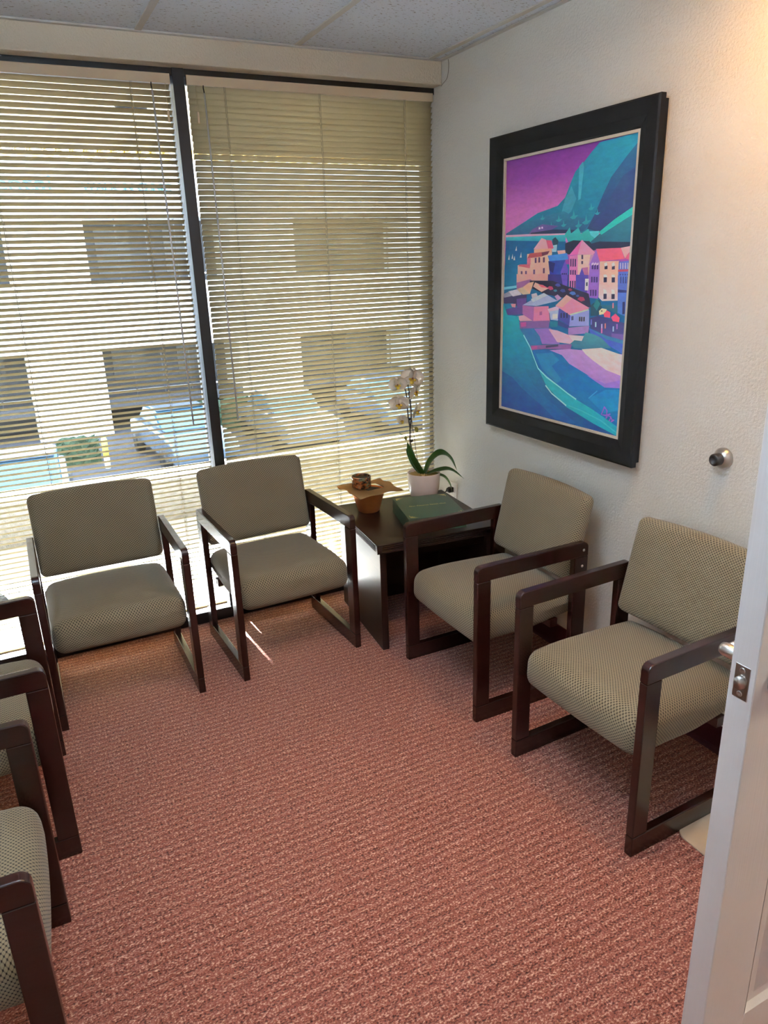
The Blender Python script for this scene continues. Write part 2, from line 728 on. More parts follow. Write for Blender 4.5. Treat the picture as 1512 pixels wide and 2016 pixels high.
# window bays: black frames, outer frame coloured grey for the skylight on it, glass panes
grey_alu = plain('grey_aluminium', S(128, 134, 146), 0.5)
def window(name, x0, x1, left_mull):
    bm = bmesh.new()
    add_box(bm, (x0, 0.0, 2.300), (x1, 0.07, 2.345), 0.002)
    add_box(bm, (x0, -0.012, 0.0), (x1, 0.07, 0.055), 0.003)
    if left_mull == 'right':
        add_box(bm, (XM0, -0.006, 0.0), (XM1, 0.035, 2.345), 0.002)
    o = struct(new_obj(name, to_mesh(name, bm), MAT['black']))
    bm = bmesh.new()
    add_box(bm, (x0, 0.07, 0.0), (x1, 0.11, 0.06))
    add_box(bm, (x0, 0.07, 2.290), (x1, 0.11, 2.345))
    add_box(bm, (x0, 0.036, 0.05), (x0 + 0.022, 0.11, 2.30))
    add_box(bm, (x1 - 0.022, 0.036, 0.05), (x1, 0.11, 2.30))
    new_obj('outer_frame', to_mesh('outer_frame', bm), grey_alu, o)
    new_obj('pane', box_mesh('pane', (x0 + 0.022, 0.085, 0.06), (x1 - 0.022, 0.091, 2.29)), MAT['glass'], o)
    return o
window('window_1', XL, -1.14, 'right')
window('window_2', -1.14, 0.0, None)

# ================================================================ WINDOW BLINDS
def slat_mesh(L):
    bm = bmesh.new()
    n = 6
    w, c, t = 0.0252, 0.0026, 0.0004
    top, bot = [], []
    for i in range(n + 1):
        s = -1 + 2 * i / n
        z = c * (1 - s * s) - c * 0.5
        top.append((s * w / 2, z + t / 2))
        bot.append((s * w / 2, z - t / 2))
    prof = top + bot[::-1]
    a = [bm.verts.new((-L / 2, p[0], p[1])) for p in prof]
    b = [bm.verts.new((L / 2, p[0], p[1])) for p in prof]
    k = len(prof)
    for i in range(k):
        f = bm.faces.new((a[i], a[(i + 1) % k], b[(i + 1) % k], b[i]))
        f.smooth = True
    for i in range(n):
        bm.faces.new((a[i], a[i + 1], a[k - 2 - i], a[k - 1 - i]))
        bm.faces.new((b[i], b[k - 1 - i], b[k - 2 - i], b[i + 1]))
    bmesh.ops.recalc_face_normals(bm, faces=bm.faces)
    me = bpy.data.meshes.new('slat')
    bm.to_mesh(me)
    bm.free()
    me.materials.append(MAT['slat'])
    return me

def blind(x0, x1, tilt, cords, wand_x, tassel_x, label, wander):
    L = x1 - x0
    cx = (x0 + x1) / 2
    by = 0.012
    o = empty('venetian_blind', (cx, by, 0.0))
    tag(o, label, 'blind', 'window blinds')
    bm = bmesh.new()
    add_prism(bm, [(-0.013, 2.272), (0.013, 2.272), (0.013, 2.298), (-0.013, 2.3065), (-0.0145, 2.304)], 'x', -L / 2, L / 2, 0.0008, 1)
    new_obj('headrail', to_mesh('headrail', bm), MAT['headrail'], o)
    me = slat_mesh(L - 0.006)
    pitch = 0.0219
    z = 2.262
    i = 0
    while z > 0.085:
        t = tilt + wander * math.sin(i * 0.9) + rnd.uniform(-0.9, 0.9)
        if z > 2.2:
            t += 6
        s = new_obj('slat', me, None, o, (rnd.uniform(-0.0012, 0.0012), 0, z), (math.radians(-t), 0, rnd.uniform(-0.0006, 0.0006)))
        z -= pitch
        i += 1
    br = z + pitch - 0.016
    bm = bmesh.new()
    add_box(bm, (-L / 2 + 0.003, -0.0125, br - 0.006), (L / 2 - 0.003, 0.0125, br + 0.004), 0.002)
    new_obj('bottom_rail', to_mesh('bottom_rail', bm), MAT['headrail'], o)
    for c in cords:
        bm = bmesh.new()
        for yy in (-0.0135, 0.0135):
            add_box(bm, (c - cx - 0.0006, yy - 0.0005, br), (c - cx + 0.0006, yy + 0.0005, 2.273))
        add_box(bm, (c - cx + 0.004, -0.0155, br), (c - cx + 0.005, -0.0145, 2.273))
        new_obj('ladder_cord', to_mesh('ladder_cord', bm), MAT['cord'], o)
        bm = bmesh.new()
        zz = 2.25
        while zz > 0.09:
            add_box(bm, (c - cx - 0.003, -0.0150, zz - 0.006), (c - cx + 0.001, -0.0140, zz + 0.002))
            zz -= pitch
        r = new_obj('ladder_rung', to_mesh('ladder_rung', bm), MAT['slat'], o)
        r['kind'] = 'stuff'
    w = new_obj('tilt_wand', tube_mesh('tilt_wand', [(wand_x - cx, -0.022, 2.245), (wand_x - cx + 0.004, -0.024, 1.6), (wand_x - cx + 0.006, -0.024, 0.95)], 0.0035, 6), MAT['clear'], o)
    new_obj('hook', tube_mesh('hook', [(wand_x - cx, -0.016, 2.272), (wand_x - cx - 0.002, -0.021, 2.262), (wand_x - cx, -0.022, 2.243)], 0.0022, 6), MAT['blackplastic'], w)
    k = new_obj('pull_cord', tube_mesh('pull_cord', [(tassel_x - cx, -0.017, 2.272), (tassel_x - cx, -0.019, 2.178)], 0.0009, 5), MAT['slat'], o)
    new_obj('tassel', lathe_mesh('tassel', [(0.0025, 2.18), (0.0045, 2.172), (0.0055, 2.142), (0.0052, 2.138), (0.0, 2.138)], 12, (tassel_x - cx, -0.019, 0)), MAT['headrail'], k)
    return o

blind(XL + 0.02, -1.172, 31.5, (-1.323, -1.84, -2.36), -1.245, -1.193,
      'cream venetian blind hanging left of the black mullion, slats half open', 1.5)
blind(-1.109, -0.007, 50.0, (-0.964, -0.559, -0.155), -1.046, -1.078,
      'cream venetian blind between black mullion and right wall, slats nearly shut', 2.0)

# ================================================================ DOOR
def build_door():
    X0, X1, Y0, Y1, Z0, Z1 = -0.995, -0.050, -2.599, -2.555, 0.008, 2.04
    o = struct(empty('door_1', (X1, (Y0 + Y1) / 2, 0)), 'white moulded panel door standing open')
    ox, oy = X1, (Y0 + Y1) / 2
    def at(me, name, mat, par=o):
        me.transform(Matrix.Translation((-ox, -oy, 0))) if par is o else None
        return new_obj(name, me, mat, par)
    # stiles and rails frame with panel openings
    st = 0.118
    xm = (X0 + X1) / 2
    cols = [(X0 + st, xm - 0.055), (xm + 0.055, X1 - st)]
    rows = [(0.235, 0.86), (1.03, 1.62), (1.74, 1.92)]
    bm = bmesh.new()
    add_box(bm, (X0, Y0, Z0), (X0 + st, Y1, Z1), 0.0015, 1)
    add_box(bm, (X1 - st, Y0, Z0), (X1, Y1, Z1), 0.0015, 1)
    add_box(bm, (xm - 0.055, Y0, Z0 + 0.1), (xm + 0.055, Y1, Z1 - 0.05))
    zs = [Z0] + [z for r in rows for z in r] + [Z1]
    for a, b in zip(zs[0::2], zs[1::2]):
        add_box(bm, (X0 + st - 0.001, Y0, a), (X1 - st + 0.001, Y1, b))
    at(to_mesh('slab', bm), 'door_slab', MAT['door'])
    for (xa, xb) in cols:
        for (za, zb) in rows:
            bm = bmesh.new()
            add_box(bm, (xa - 0.002, Y0 + 0.009, za - 0.002), (xb + 0.002, Y1 - 0.009, zb + 0.002))
            for sgn, yf in ((-1, Y0), (1, Y1)):
                # sticking bevel ring and raised field
                d = -sgn
                outer = [(xa, za), (xb, za), (xb, zb), (xa, zb)]
                def ring(ins, y):
                    return [bm.verts.new((p[0] + (ins if k in (0, 3) else -ins), y, p[1] + (ins if k in (0, 1) else -ins))) for k, p in enumerate(outer)]
                r0 = ring(0.0, yf)
                r1 = ring(0.012, yf + d * 0.0085)
                r2 = ring(0.030, yf + d * 0.0085)
                r3 = ring(0.052, yf + d * 0.0025)
                for A, B in ((r0, r1), (r1, r2), (r2, r3)):
                    for k in range(4):
                        bm.faces.new((A[k], A[(k + 1) % 4], B[(k + 1) % 4], B[k]))
                bm.faces.new(r3)
            at(to_mesh('door_panel', bm), 'door_panel', MAT['door'])
    # latch plate, bolt, screws on the edge (faces -x)
    yc = (Y0 + Y1) / 2
    zc = 0.983
    pl = at(box_mesh('latch_plate', (X0 - 0.0012, yc - 0.0127, zc - 0.0285), (X0 + 0.001, yc + 0.0127, zc + 0.0285), 0.0004, 1), 'latch_plate', MAT['chrome'])
    bm = bmesh.new()
    n = 20
    pts = []
    for i in range(n):
        a = 2 * PI * i / n
        pts.append((yc + 0.0095 * math.cos(a), zc + 0.0115 * math.sin(a)))
    ra = [bm.verts.new((X0 - 0.001, p[0], p[1])) for p in pts]
    rb = [bm.verts.new((X0 - 0.0012 - 0.0105 * (0.5 + 0.5 * math.sqrt(max(0, 1 - ((p[0] - yc) / 0.0096) ** 2))) * (0.35 + 0.65 * (p[0] - yc + 0.0095) / 0.019), p[0] * 0.9 + yc * 0.1, p[1] * 0.9 + zc * 0.1)) for p in pts]
    for i in range(n):
        bm.faces.new((ra[i], ra[(i + 1) % n], rb[(i + 1) % n], rb[i]))
    bm.faces.new(rb)
    bm.faces.new(ra[::-1])
    me = to_mesh('latch_bolt', bm, True)
    me.transform(Matrix.Translation((-ox, -oy, 0)))
    new_obj('latch_bolt', me, MAT['chrome'], pl)
    for dz in (-0.020, 0.020):
        me = lathe_mesh('screw', [(0.0046, X0 - 0.001), (0.0046, X0 - 0.0020), (0.0030, X0 - 0.0024), (0.0014, X0 - 0.0016), (0.0, X0 - 0.0014)], 16, (0, yc, zc + dz), 'x')
        me.transform(Matrix.Translation((-ox, -oy, 0)))
        new_obj('screw', me, MAT['chrome'], pl)
    # lever sets on both faces
    for sgn, yf in ((1, Y1), (-1, Y0)):
        xk = X0 + 0.062
        rose = at(lathe_mesh('rose', [(0.032, yf), (0.032, yf + sgn * 0.006), (0.028, yf + sgn * 0.010), (0.016, yf + sgn * 0.011), (0.0, yf + sgn * 0.011)], 28, (xk, 0, zc), 'y'), 'rose', MAT['chrome'])
        bm = bmesh.new()
        add_lathe(bm, [(0.0115, yf + sgn * 0.008), (0.0115, yf + sgn * 0.058), (0.0095, yf + sgn * 0.064), (0.0, yf + sgn * 0.066)], 24, (xk, 0, zc), 'y')
        add_tube(bm, [(xk + 0.002, yf + sgn * 0.052, zc), (xk + 0.03, yf + sgn * 0.054, zc), (xk + 0.08, yf + sgn * 0.052, zc - 0.001), (xk + 0.115, yf + sgn * 0.050, zc - 0.002)], [0.0105, 0.010, 0.009, 0.008], 12)
        me = to_mesh('lever', bm, True)
        me.transform(Matrix.Translation((-ox, -oy, 0)))
        new_obj('lever', me, MAT['chrome'], rose)
    for z in (0.22, 1.02, 1.82):
        at(lathe_mesh('hinge', [(0.0, z - 0.05), (0.007, z - 0.05), (0.007, z + 0.05), (0.0, z + 0.05)], 12, (X1 + 0.008, Y0 - 0.006, 0)), 'hinge', MAT['chrome'])
    return o
build_door()

bm = bmesh.new()
for y0, y1 in ((DY0 - 0.002, DY0 + 0.02), (DY1 - 0.02, DY1 + 0.002)):
    add_box(bm, (-0.012, y0, 0), (0.132, y1, 2.07))
add_box(bm, (-0.012, DY0, 2.05), (0.132, DY1, 2.072))
for y0, y1 in ((DY0 - 0.06, DY0), (DY1, DY1 + 0.06)):
    add_box(bm, (-0.014, y0, 0), (0.0, y1, 2.13), 0.003)
add_box(bm, (-0.014, DY0, 2.07), (0.0, DY1, 2.13), 0.003)
struct(new_obj('trim_1', to_mesh('door_casing', bm), MAT['door']), 'white door casing')

# ================================================================ LIGHT FIXTURES AND ADDED FILL
def emissive(name, col, strength):
    M = NT(name)
    M.base((0.8, 0.8, 0.8, 1))
    M.b.inputs['Emission Color'].default_value = col
    M.b.inputs['Emission Strength'].default_value = strength
    return M.mat

tr = tag(empty('pendant_light', (-1.75, -2.25, 2.20)), 'long white suspended fluorescent light hanging below the ceiling', 'ceiling light')  # added fill, out of view, to brighten ceiling and room
w, d = 0.12, 0.60
bm = bmesh.new()
add_prism(bm, [(-w, 0.012), (-w * 0.8, 0.0), (w * 0.8, 0.0), (w, 0.012), (w * 0.95, 0.070), (w * 0.5, 0.082), (-w * 0.5, 0.082), (-w * 0.95, 0.070)], 'y', -d, d)
new_obj('diffuser', to_mesh('diffuser', bm), emissive('fluorescent_diffuser', (0.80, 0.92, 1.0, 1), TROFFER_POWER), tr)
new_obj('uplight_lens', box_mesh('uplight_lens', (-w * 0.5, -d + 0.02, 0.0825), (w * 0.5, d - 0.02, 0.086)), emissive('fluorescent_uplight', (0.74, 0.89, 1.0, 1), UPLIGHT_POWER), tr)
for sy in (-1, 1):
    new_obj('end_cap', box_mesh('end_cap', (-w - 0.004, min(sy * d, sy * (d + 0.012)), -0.002), (w + 0.004, max(sy * d, sy * (d + 0.012)), 0.086)), MAT['white'], tr)
    new_obj('hanger', tube_mesh('hanger', [(0, sy * 0.45, 0.086), (0, sy * 0.45, H - 2.20)], 0.003, 8), MAT['chrome'], tr)

cl = tag(empty('can_light', (-0.372, -1.98, H)), 'warm round recessed downlight in the ceiling near the painting wall', 'ceiling light')
new_obj('trim_ring', lathe_mesh('trim_ring', [(0.068, 0.004), (0.092, 0.004), (0.090, -0.004), (0.070, -0.003)], 32, closed=True), MAT['white'], cl)
new_obj('lamp', lathe_mesh('lamp', [(0.0, -0.012), (0.035, -0.008), (0.062, 0.0), (0.068, 0.003), (0.0, 0.0035)], 32), emissive('warm_lamp', (1.0, 0.46, 0.06, 1), CAN_POWER * 4), cl)

for k, (x, y) in enumerate(((-0.98, -1.72), (-1.40, -1.50))):  # unseen fill lamps added to brighten the right-hand seats and the floor
    sp = tag(empty('cylinder_downlight', (x, y, H)), ['white cylinder downlight on the ceiling nearer the painting wall', 'white cylinder downlight on the ceiling nearer the left wall'][k], 'ceiling light', 'cylinder downlights')
    new_obj('shade', lathe_mesh('shade', [(0.058, 0.0), (0.060, -0.002), (0.060, -0.150), (0.056, -0.150), (0.055, -0.070), (0.0, -0.068), (0.0, 0.0)], 32), MAT['white'], sp)
    new_obj('lamp', lathe_mesh('lamp', [(0.0, -0.078), (0.046, -0.076), (0.050, -0.072), (0.0, -0.071)], 28), emissive('downlight_lamp', (1.0, 0.88, 0.70, 1), SPOT_POWER), sp)

hl = tag(empty('hall_light', (0.80, -3.10, H)), 'warm flush dome light on the hall ceiling beyond the doorway', 'ceiling light')  # unseen lamp added to warm and brighten the door face
new_obj('fixture_base', lathe_mesh('fixture_base', [(0.0, 0.0), (0.15, 0.0), (0.15, -0.02), (0.0, -0.02)], 32), MAT['white'], hl)
new_obj('dome', lathe_mesh('dome', [(0.14, -0.02), (0.13, -0.05), (0.09, -0.085), (0.0, -0.10)], 32), emissive('warm_dome', (1.0, 0.80, 0.56, 1), HALL_POWER * 0.6), hl)

# ================================================================ CHAIRS
CW, CD, CH, CT = 0.536, 0.485, 0.612, 0.026
BW = 0.056

def rr(y0, z0, y1, z1, corners, r=0.022, n=5):
    """rounded rectangle polygon in (y, z); corners: which of bl, br, tr, tl are rounded"""
    out = []
    for key, cx, cy, a0 in (('bl', y0, z0, PI), ('br', y1, z0, 1.5 * PI), ('tr', y1, z1, 0), ('tl', y0, z1, 0.5 * PI)):
        if key in corners:
            ox = cx + (r if cx == y0 else -r)
            oy = cy + (r if cy == z0 else -r)
            for k in range(n + 1):
                a = a0 + 0.5 * PI * k / n
                out.append((ox + r * math.cos(a), oy + r * math.sin(a)))
        else:
            out.append((cx, cy))
    return out

def seat_warp(p, half):
    u, v = p.x / half[0], p.y / half[1]
    if p.z > 0:
        p.z += 0.020 * (1 - u ** 4) * (1 - 0.35 * v * v) * (p.z / half[2])
    # waterfall: the front edge drops and bulges, the back is thinner
    if v < -0.3:
        p.z -= 0.014 * ((-v - 0.3) / 0.7) ** 2
    if v > 0 and p.z < 0:
        p.z += 0.04 * v
    p.y -= 0.010 * (1 - u * u) * (1 if v < -0.8 else 0) * (1 - (p.z / half[2]) ** 2 * 0.4)
    return p

def back_warp(p, half):
    u, v = p.x / half[0], p.y / half[1]          # y is the pad height here
    if p.z > 0:
        p.z += 0.012 * (1 - u ** 4) * (1 - v ** 4) * (p.z / half[2])
    p.z += 0.016 * u * u - 0.008                   # gentle lumbar curve, wings forward
    p.y += 0.010 * (1 - u * u) * (v > 0.5) * ((v - 0.5) / 0.5)
    p.y -= 0.004 * (1 - u * u) * (v < -0.5)
    return p

SEAT_ME = pad_mesh('seat', CW - 2 * CT - 0.003, 0.470, 0.122, 0.042, seat_warp)
SEAT_ME.materials.append(MAT['fabric'])
BACK_ME = pad_mesh('backrest', CW - 2 * CT - 0.003, 0.332, 0.058, 0.026, back_warp)
BACK_ME.materials.append(MAT['fabric'])

def chair_meshes():
    y0, y1 = -CD / 2, CD / 2
    d = {}
    bm = bmesh.new()
    add_prism(bm, rr(y0, CH - BW, y1, CH, ('tr', 'tl')), 'x', -CT / 2, CT / 2, 0.003)
    d['armrest'] = to_mesh('armrest', bm)
    bm = bmesh.new()
    add_prism(bm, rr(y0, 0, y1, 0.066, (), 0.01), 'x', -CT / 2, CT / 2, 0.003)
    d['floor_rail'] = to_mesh('floor_rail', bm)
    for nm, a, b in (('front', y0, y0 + BW), ('rear', y1 - BW - 0.006, y1)):
        bm = bmesh.new()
        add_box(bm, (-CT / 2, a, 0.066), (CT / 2, b, CH - BW), 0.003)
        d['leg_' + nm] = to_mesh('leg', bm)
    bm = bmesh.new()
    add_lathe(bm, [(0.0, 0.0025), (0.003, 0.0023), (0.005, 0.001), (0.0055, -0.0005), (0.0, -0.0005)], 14, (0, 0, 0), 'x')
    d['bolt'] = to_mesh('bolt', bm, True)
    for k, me in d.items():
        me.materials.append(MAT['chrome'] if k == 'bolt' else MAT['wood'])
    return d
CHM = chair_meshes()

def make_chair():
    o = empty('armchair')
    xs = CW / 2 - CT / 2
    for s in (-1, 1):
        for nm in ('armrest', 'floor_rail'):
            new_obj(nm, CHM[nm], None, o, (s * xs, 0, 0))
        for nm in ('leg_front', 'leg_rear'):
            new_obj('leg', CHM[nm], None, o, (s * xs, 0, 0))
        for (yy, zz) in ((CD / 2 - 0.022, CH - 0.030), (CD / 2 - 0.026, CH - 0.092)):
            b = new_obj('bolt', CHM['bolt'], None, o, (s * CW / 2, yy, zz))
            b.rotation_euler = (0, 0, 0 if s > 0 else PI)
    new_obj('seat', SEAT_ME, None, o, (0, 0.008, 0.350), (math.radians(-2.5), 0, 0))
    # pad modelled lying (height along y, front along +z); stand it up, front towards -y, leaning back
    new_obj('backrest', BACK_ME, None, o, (0, 0.238, 0.606), (math.radians(90 - 13.5), 0, 0))
    new_obj('seat_support', box_mesh('seat_support', (-CW / 2 + CT, 0.10, 0.285), (CW / 2 - CT, 0.135, 0.318), 0.002), MAT['wood'], o)
    return o

GROUP = 'matching waiting room armchairs'
spots = [
    ((-1.703, -0.3615), 0.0, 'dark olive patterned armchair backed to the blinds, left of the black mullion'),
    ((-1.021, -0.357), 2.2, 'dark olive patterned armchair in front of the mullion, beside the dark end table'),
    ((-0.376, -1.037), -90.0, 'olive patterned mahogany armchair under the seaside painting, next to the end table'),
    ((-0.362, -1.768), -88.0, 'olive patterned mahogany armchair nearest the open white door'),
    ((-2.208, -1.005), 90.5, 'armchair cut by the left photo edge, the one nearer the window'),
    ((-2.262, -1.748), 88.5, 'armchair cut by the left photo edge, the one nearest the camera'),
]
first = make_chair()
for k, (p, rz, lab) in enumerate(spots):
    c = first if k == 0 else copy_tree(first)
    c.location = (p[0], p[1], 0.0)
    c.rotation_euler = (0, 0, math.radians(rz))
    tag(c, lab, 'chair', GROUP)

# ================================================================ END TABLE
TZ = 0.500
def build_table():
    rz = math.radians(-5.5)
    o = tag(empty('end_table', (-0.384, -0.425, 0), rz), 'dark espresso wooden end table with fluted edge in the window corner', 'table')
    hw, hd = 0.285, 0.290
    bm = bmesh.new()
    add_box(bm, (-hw, -hd, TZ - 0.006), (hw, hd, TZ), 0.002)
    z = TZ - 0.006
    for k in range(3):                       # three flutes cut round the edge
        add_box(bm, (-hw + 0.005, -hd + 0.005, z - 0.0035), (hw - 0.005, hd - 0.005, z + 0.001))
        add_box(bm, (-hw, -hd, z - 0.0080), (hw, hd, z - 0.0035), 0.0012, 1)
        z -= 0.0080
    add_box(bm, (-hw, -hd, z - 0.010), (hw, hd, z - 0.001), 0.0015, 1)
    z -= 0.010
    # solid corner blocks where the flutes stop
    for sx in (-1, 1):
        for sy in (-1, 1):
            x, y = sx * hw, sy * hd
            add_box(bm, (min(x, x - sx * 0.022), min(y, y - sy * 0.022), z), (max(x, x - sx * 0.022), max(y, y - sy * 0.022), TZ - 0.003), 0.0012, 1)
    new_obj('table_top', to_mesh('table_top', bm), MAT['tablewood'], o)
    for sx in (-1, 1):
        x = sx * (hw - 0.018)
        new_obj('side_panel', box_mesh('side_panel', (min(x, x - sx * 0.030), -hd + 0.022, 0.0), (max(x, x - sx * 0.030), hd - 0.022, z), 0.002), MAT['tablewood'], o)
    new_obj('back_panel', box_mesh('back_panel', (-hw + 0.048, hd - 0.06, 0.0), (hw - 0.048, hd - 0.04, z)), MAT['tablewood'], o)
    new_obj('apron', box_mesh('apron', (-hw + 0.048, -hd + 0.05, z - 0.05), (hw - 0.048, -hd + 0.07, z)), MAT['tablewood'], o)
build_table()

# copper cup, kraft sheet, candle
cup = tag(empty('copper_pot', (-0.528, -0.262, TZ)), 'tapered copper pot on the end table under a brown paper sheet', 'pot')
new_obj('cup', lathe_mesh('cup', [(0.0, 0.001), (0.046, 0.001), (0.050, 0.004), (0.077, 0.098), (0.079, 0.102), (0.076, 0.102), (0.048, 0.006), (0.0, 0.005)], 40), MAT['copper'], cup)
new_obj('filling', lathe_mesh('filling', [(0.0, 0.096), (0.055, 0.097), (0.0735, 0.095), (0.068, 0.076), (0.0, 0.076)], 32), MAT['darkfill'], cup)  # dark disc put in for the shade inside the paper's hole

def paper_mesh():
    n = 26
    hs = 0.118
    bm = bmesh.new()
    g = {}
    for i in range(n + 1):
        for j in range(n + 1):
            u, v = -1 + 2 * i / n, -1 + 2 * j / n
            x, y = u * hs, v * hs
            r = math.hypot(x, y)
            z = 0.0012 * math.sin(u * 5 + v * 2)
            e = max(0, r - 0.085)
            z += -0.02 * e + 0.0035 * math.sin(4 * math.atan2(y, x) + 0.8) * min(1, e / 0.05) + 0.0025 * math.sin(9 * math.atan2(y, x)) * min(1, e / 0.05)
            x += 0.004 * math.sin(v * 6 + 1) * abs(u) ** 6
            y += 0.004 * math.sin(u * 7) * abs(v) ** 6
            g[i, j] = bm.verts.new((x, y, z))
    for i in range(n):
        for j in range(n):
            u, v = -1 + 2 * (i + .5) / n, -1 + 2 * (j + .5) / n
            if -0.22 < u < 0.46 and -0.34 < v < 0.40:
                continue
            f = bm.faces.new((g[i, j], g[i + 1, j], g[i + 1, j + 1], g[i, j + 1]))
            f.smooth = True
    for v in [v for v in bm.verts if not v.link_faces]:
        bm.verts.remove(v)
    r = bmesh.ops.solidify(bm, geom=list(bm.faces), thickness=0.0008)
    return to_mesh('kraft_sheet', bm)
pap = new_obj('kraft_sheet', paper_mesh(), MAT['kraft'], None, (-0.512, -0.245, TZ + 0.1050), (0, 0, math.radians(2)))
tag(pap, 'crinkled square of brown kraft paper with square hole, lying on the copper pot', 'paper')

Mm = NT('marbled_glass')
vv = Mm.coord('Object', (1, 1, 1.6))
nn = Mm.noise(vv, 42, 4, 0.7)
nn2 = Mm.noise(vv, 26, 3, 0.6)
cA = Mm.mix(Mm.ramp(nn, 0.42, 0.56), S(26, 14, 10), S(150, 84, 44))
Mm.base(Mm.mix(Mm.ramp(nn2, 0.55, 0.66), cA, S(110, 118, 92)))
Mm.setp(Roughness=0.12)
Mm.b.inputs['Coat Weight'].default_value = 0.6
cj = tag(empty('candle_jar', (-0.545, -0.228, TZ + 0.1082)), 'small round marbled glass candle jar standing on the brown paper', 'candle')
new_obj('jar', lathe_mesh('jar', [(0.0, 0.0), (0.039, 0.0), (0.044, 0.003), (0.0455, 0.008), (0.0455, 0.052), (0.044, 0.056), (0.041, 0.056), (0.0405, 0.050), (0.0405, 0.006), (0.0, 0.006)], 40), Mm.mat, cj)
new_obj('wax', lathe_mesh('wax', [(0.0, 0.0065), (0.0400, 0.0065), (0.0400, 0.044), (0.0, 0.045)], 32), plain('mottled_wax', S(86, 74, 50), 0.6, var=0.6, vscale=60), cj)

# ================================================================ GREEN BOOK BOX
def text_mesh(body, size, depth, name='lettering', align='CENTER', shear=0.0):
    cu = bpy.data.curves.new('txt', 'FONT')
    cu.body = body
    cu.size = size
    cu.extrude = depth
    cu.align_x = align
    cu.align_y = 'CENTER'
    cu.shear = shear
    ob = bpy.data.objects.new('txt', cu)
    COL.objects.link(ob)
    dg = bpy.context.evaluated_depsgraph_get()
    me = bpy.data.meshes.new_from_object(ob.evaluated_get(dg))
    me.name = name
    bpy.data.objects.remove(ob)
    bpy.data.curves.remove(cu)
    me.materials.clear()
    return me

BZ = 0.064
bk = tag(empty('book_box', (-0.352, -0.512, TZ), math.radians(-14)), 'thick dark green book with gold corners and title on the end table', 'book')
bw, bh = 0.130, 0.152
new_obj('cover', box_mesh('cover', (-bw, -bh, BZ - 0.004), (bw, bh, BZ), 0.0015), MAT['book'], bk)
new_obj('cover', box_mesh('cover', (-bw, -bh, 0.0), (bw, bh, 0.004), 0.0015), MAT['book'], bk)
new_obj('case', box_mesh('case', (-bw + 0.002, -bh + 0.002, 0.004), (bw - 0.002, bh - 0.002, BZ - 0.004)), MAT['book'], bk)
t = text_mesh('Our Patients Speak Out', 0.0175, 0.0002, 'title')
new_obj('title', t, MAT['gold'], bk, (0, 0.012, BZ + 0.0002), (0, 0, 0))
for sx in (-1, 1):
    for sy in (-1, 1):
        bm = bmesh.new()
        cxn, cyn = sx * (bw - 0.014), sy * (bh - 0.014)
        for k in range(7):                      # small leaf fan pointing along both edges and the diagonal
            a = math.atan2(-sy, 0) + 0
            ang = (PI / 2) * k / 6
            dx, dy = -sx * math.cos(ang), -sy * math.sin(ang)
            L = 0.034 if k in (0, 6) else (0.020 if k % 2 else 0.026)
            nx, ny = -dy, dx
            w = 0.0026
            p = [(cxn, cyn), (cxn + dx * L * .5 + nx * w, cyn + dy * L * .5 + ny * w), (cxn + dx * L, cyn + dy * L), (cxn + dx * L * .5 - nx * w, cyn + dy * L * .5 - ny * w)]
            add_prism(bm, p, 'z', BZ - 0.0002, BZ + 0.0003 + 0.00003 * k)
        new_obj('corner_ornament', to_mesh('corner_ornament', bm), MAT['gold'], bk)

# ================================================================ ORCHID
PX0, PY0 = -0.200, -0.207
orc = tag(empty('potted_orchid', (PX0, PY0, TZ)), 'white moth orchid in a pale pink pot on the end table', 'plant')
def loc(x, y, z):
    return Vector((x - PX0, y - PY0, z - TZ))
new_obj('pot', lathe_mesh('pot', [(0.0, 0.001), (0.060, 0.001), (0.066, 0.006), (0.075, 0.045), (0.0795, 0.095), (0.080, 0.122), (0.0785, 0.124), (0.0765, 0.122), (0.075, 0.095), (0.066, 0.02), (0.0, 0.012)], 48), MAT['pot'], orc)
bm = bmesh.new()
add_lathe(bm, [(0.0, 0.114), (0.03, 0.116), (0.06, 0.112), (0.0760, 0.106), (0.0755, 0.100), (0.0, 0.100)], 40)
bmesh.ops.subdivide_edges(bm, edges=bm.edges[:], cuts=1)
for v in bm.verts:
    if v.co.z > 0.105:
        v.co.z += rnd.uniform(-0.003, 0.005)
new_obj('moss', to_mesh('moss', bm), MAT['moss'], orc)

def stem(name, pts, r0, r1, mat=None, par=orc):
    sp = spline(pts, 6)
    rs = [r0 + (r1 - r0) * k / (len(sp) - 1) for k in range(len(sp))]
    return new_obj(name, tube_mesh(name, sp, rs, 8), mat or MAT['stem'], par)
base = loc(-0.212, -0.205, 0.612)
s1 = stem('stem', [base, loc(-0.245, -0.207, 0.70), loc(-0.271, -0.207, 0.776), loc(-0.270, -0.207, 0.846), loc(-0.279, -0.207, 0.905), loc(-0.286, -0.210, 0.986), loc(-0.294, -0.214, 1.03), loc(-0.318, -0.225, 1.068)], 0.0042, 0.0022)
s2 = stem('stem', [loc(-0.270, -0.205, 0.84), loc(-0.260, -0.203, 0.903), loc(-0.265, -0.203, 0.995), loc(-0.275, -0.206, 1.055), loc(-0.268, -0.215, 1.088)], 0.0036, 0.0020)
new_obj('stake', tube_mesh('stake', [loc(-0.210, -0.195, 0.61), loc(-0.231, -0.197, 0.704), loc(-0.257, -0.199, 0.897), loc(-0.270, -0.199, 1.02)], 0.0014, 6), MAT['stem'], orc)
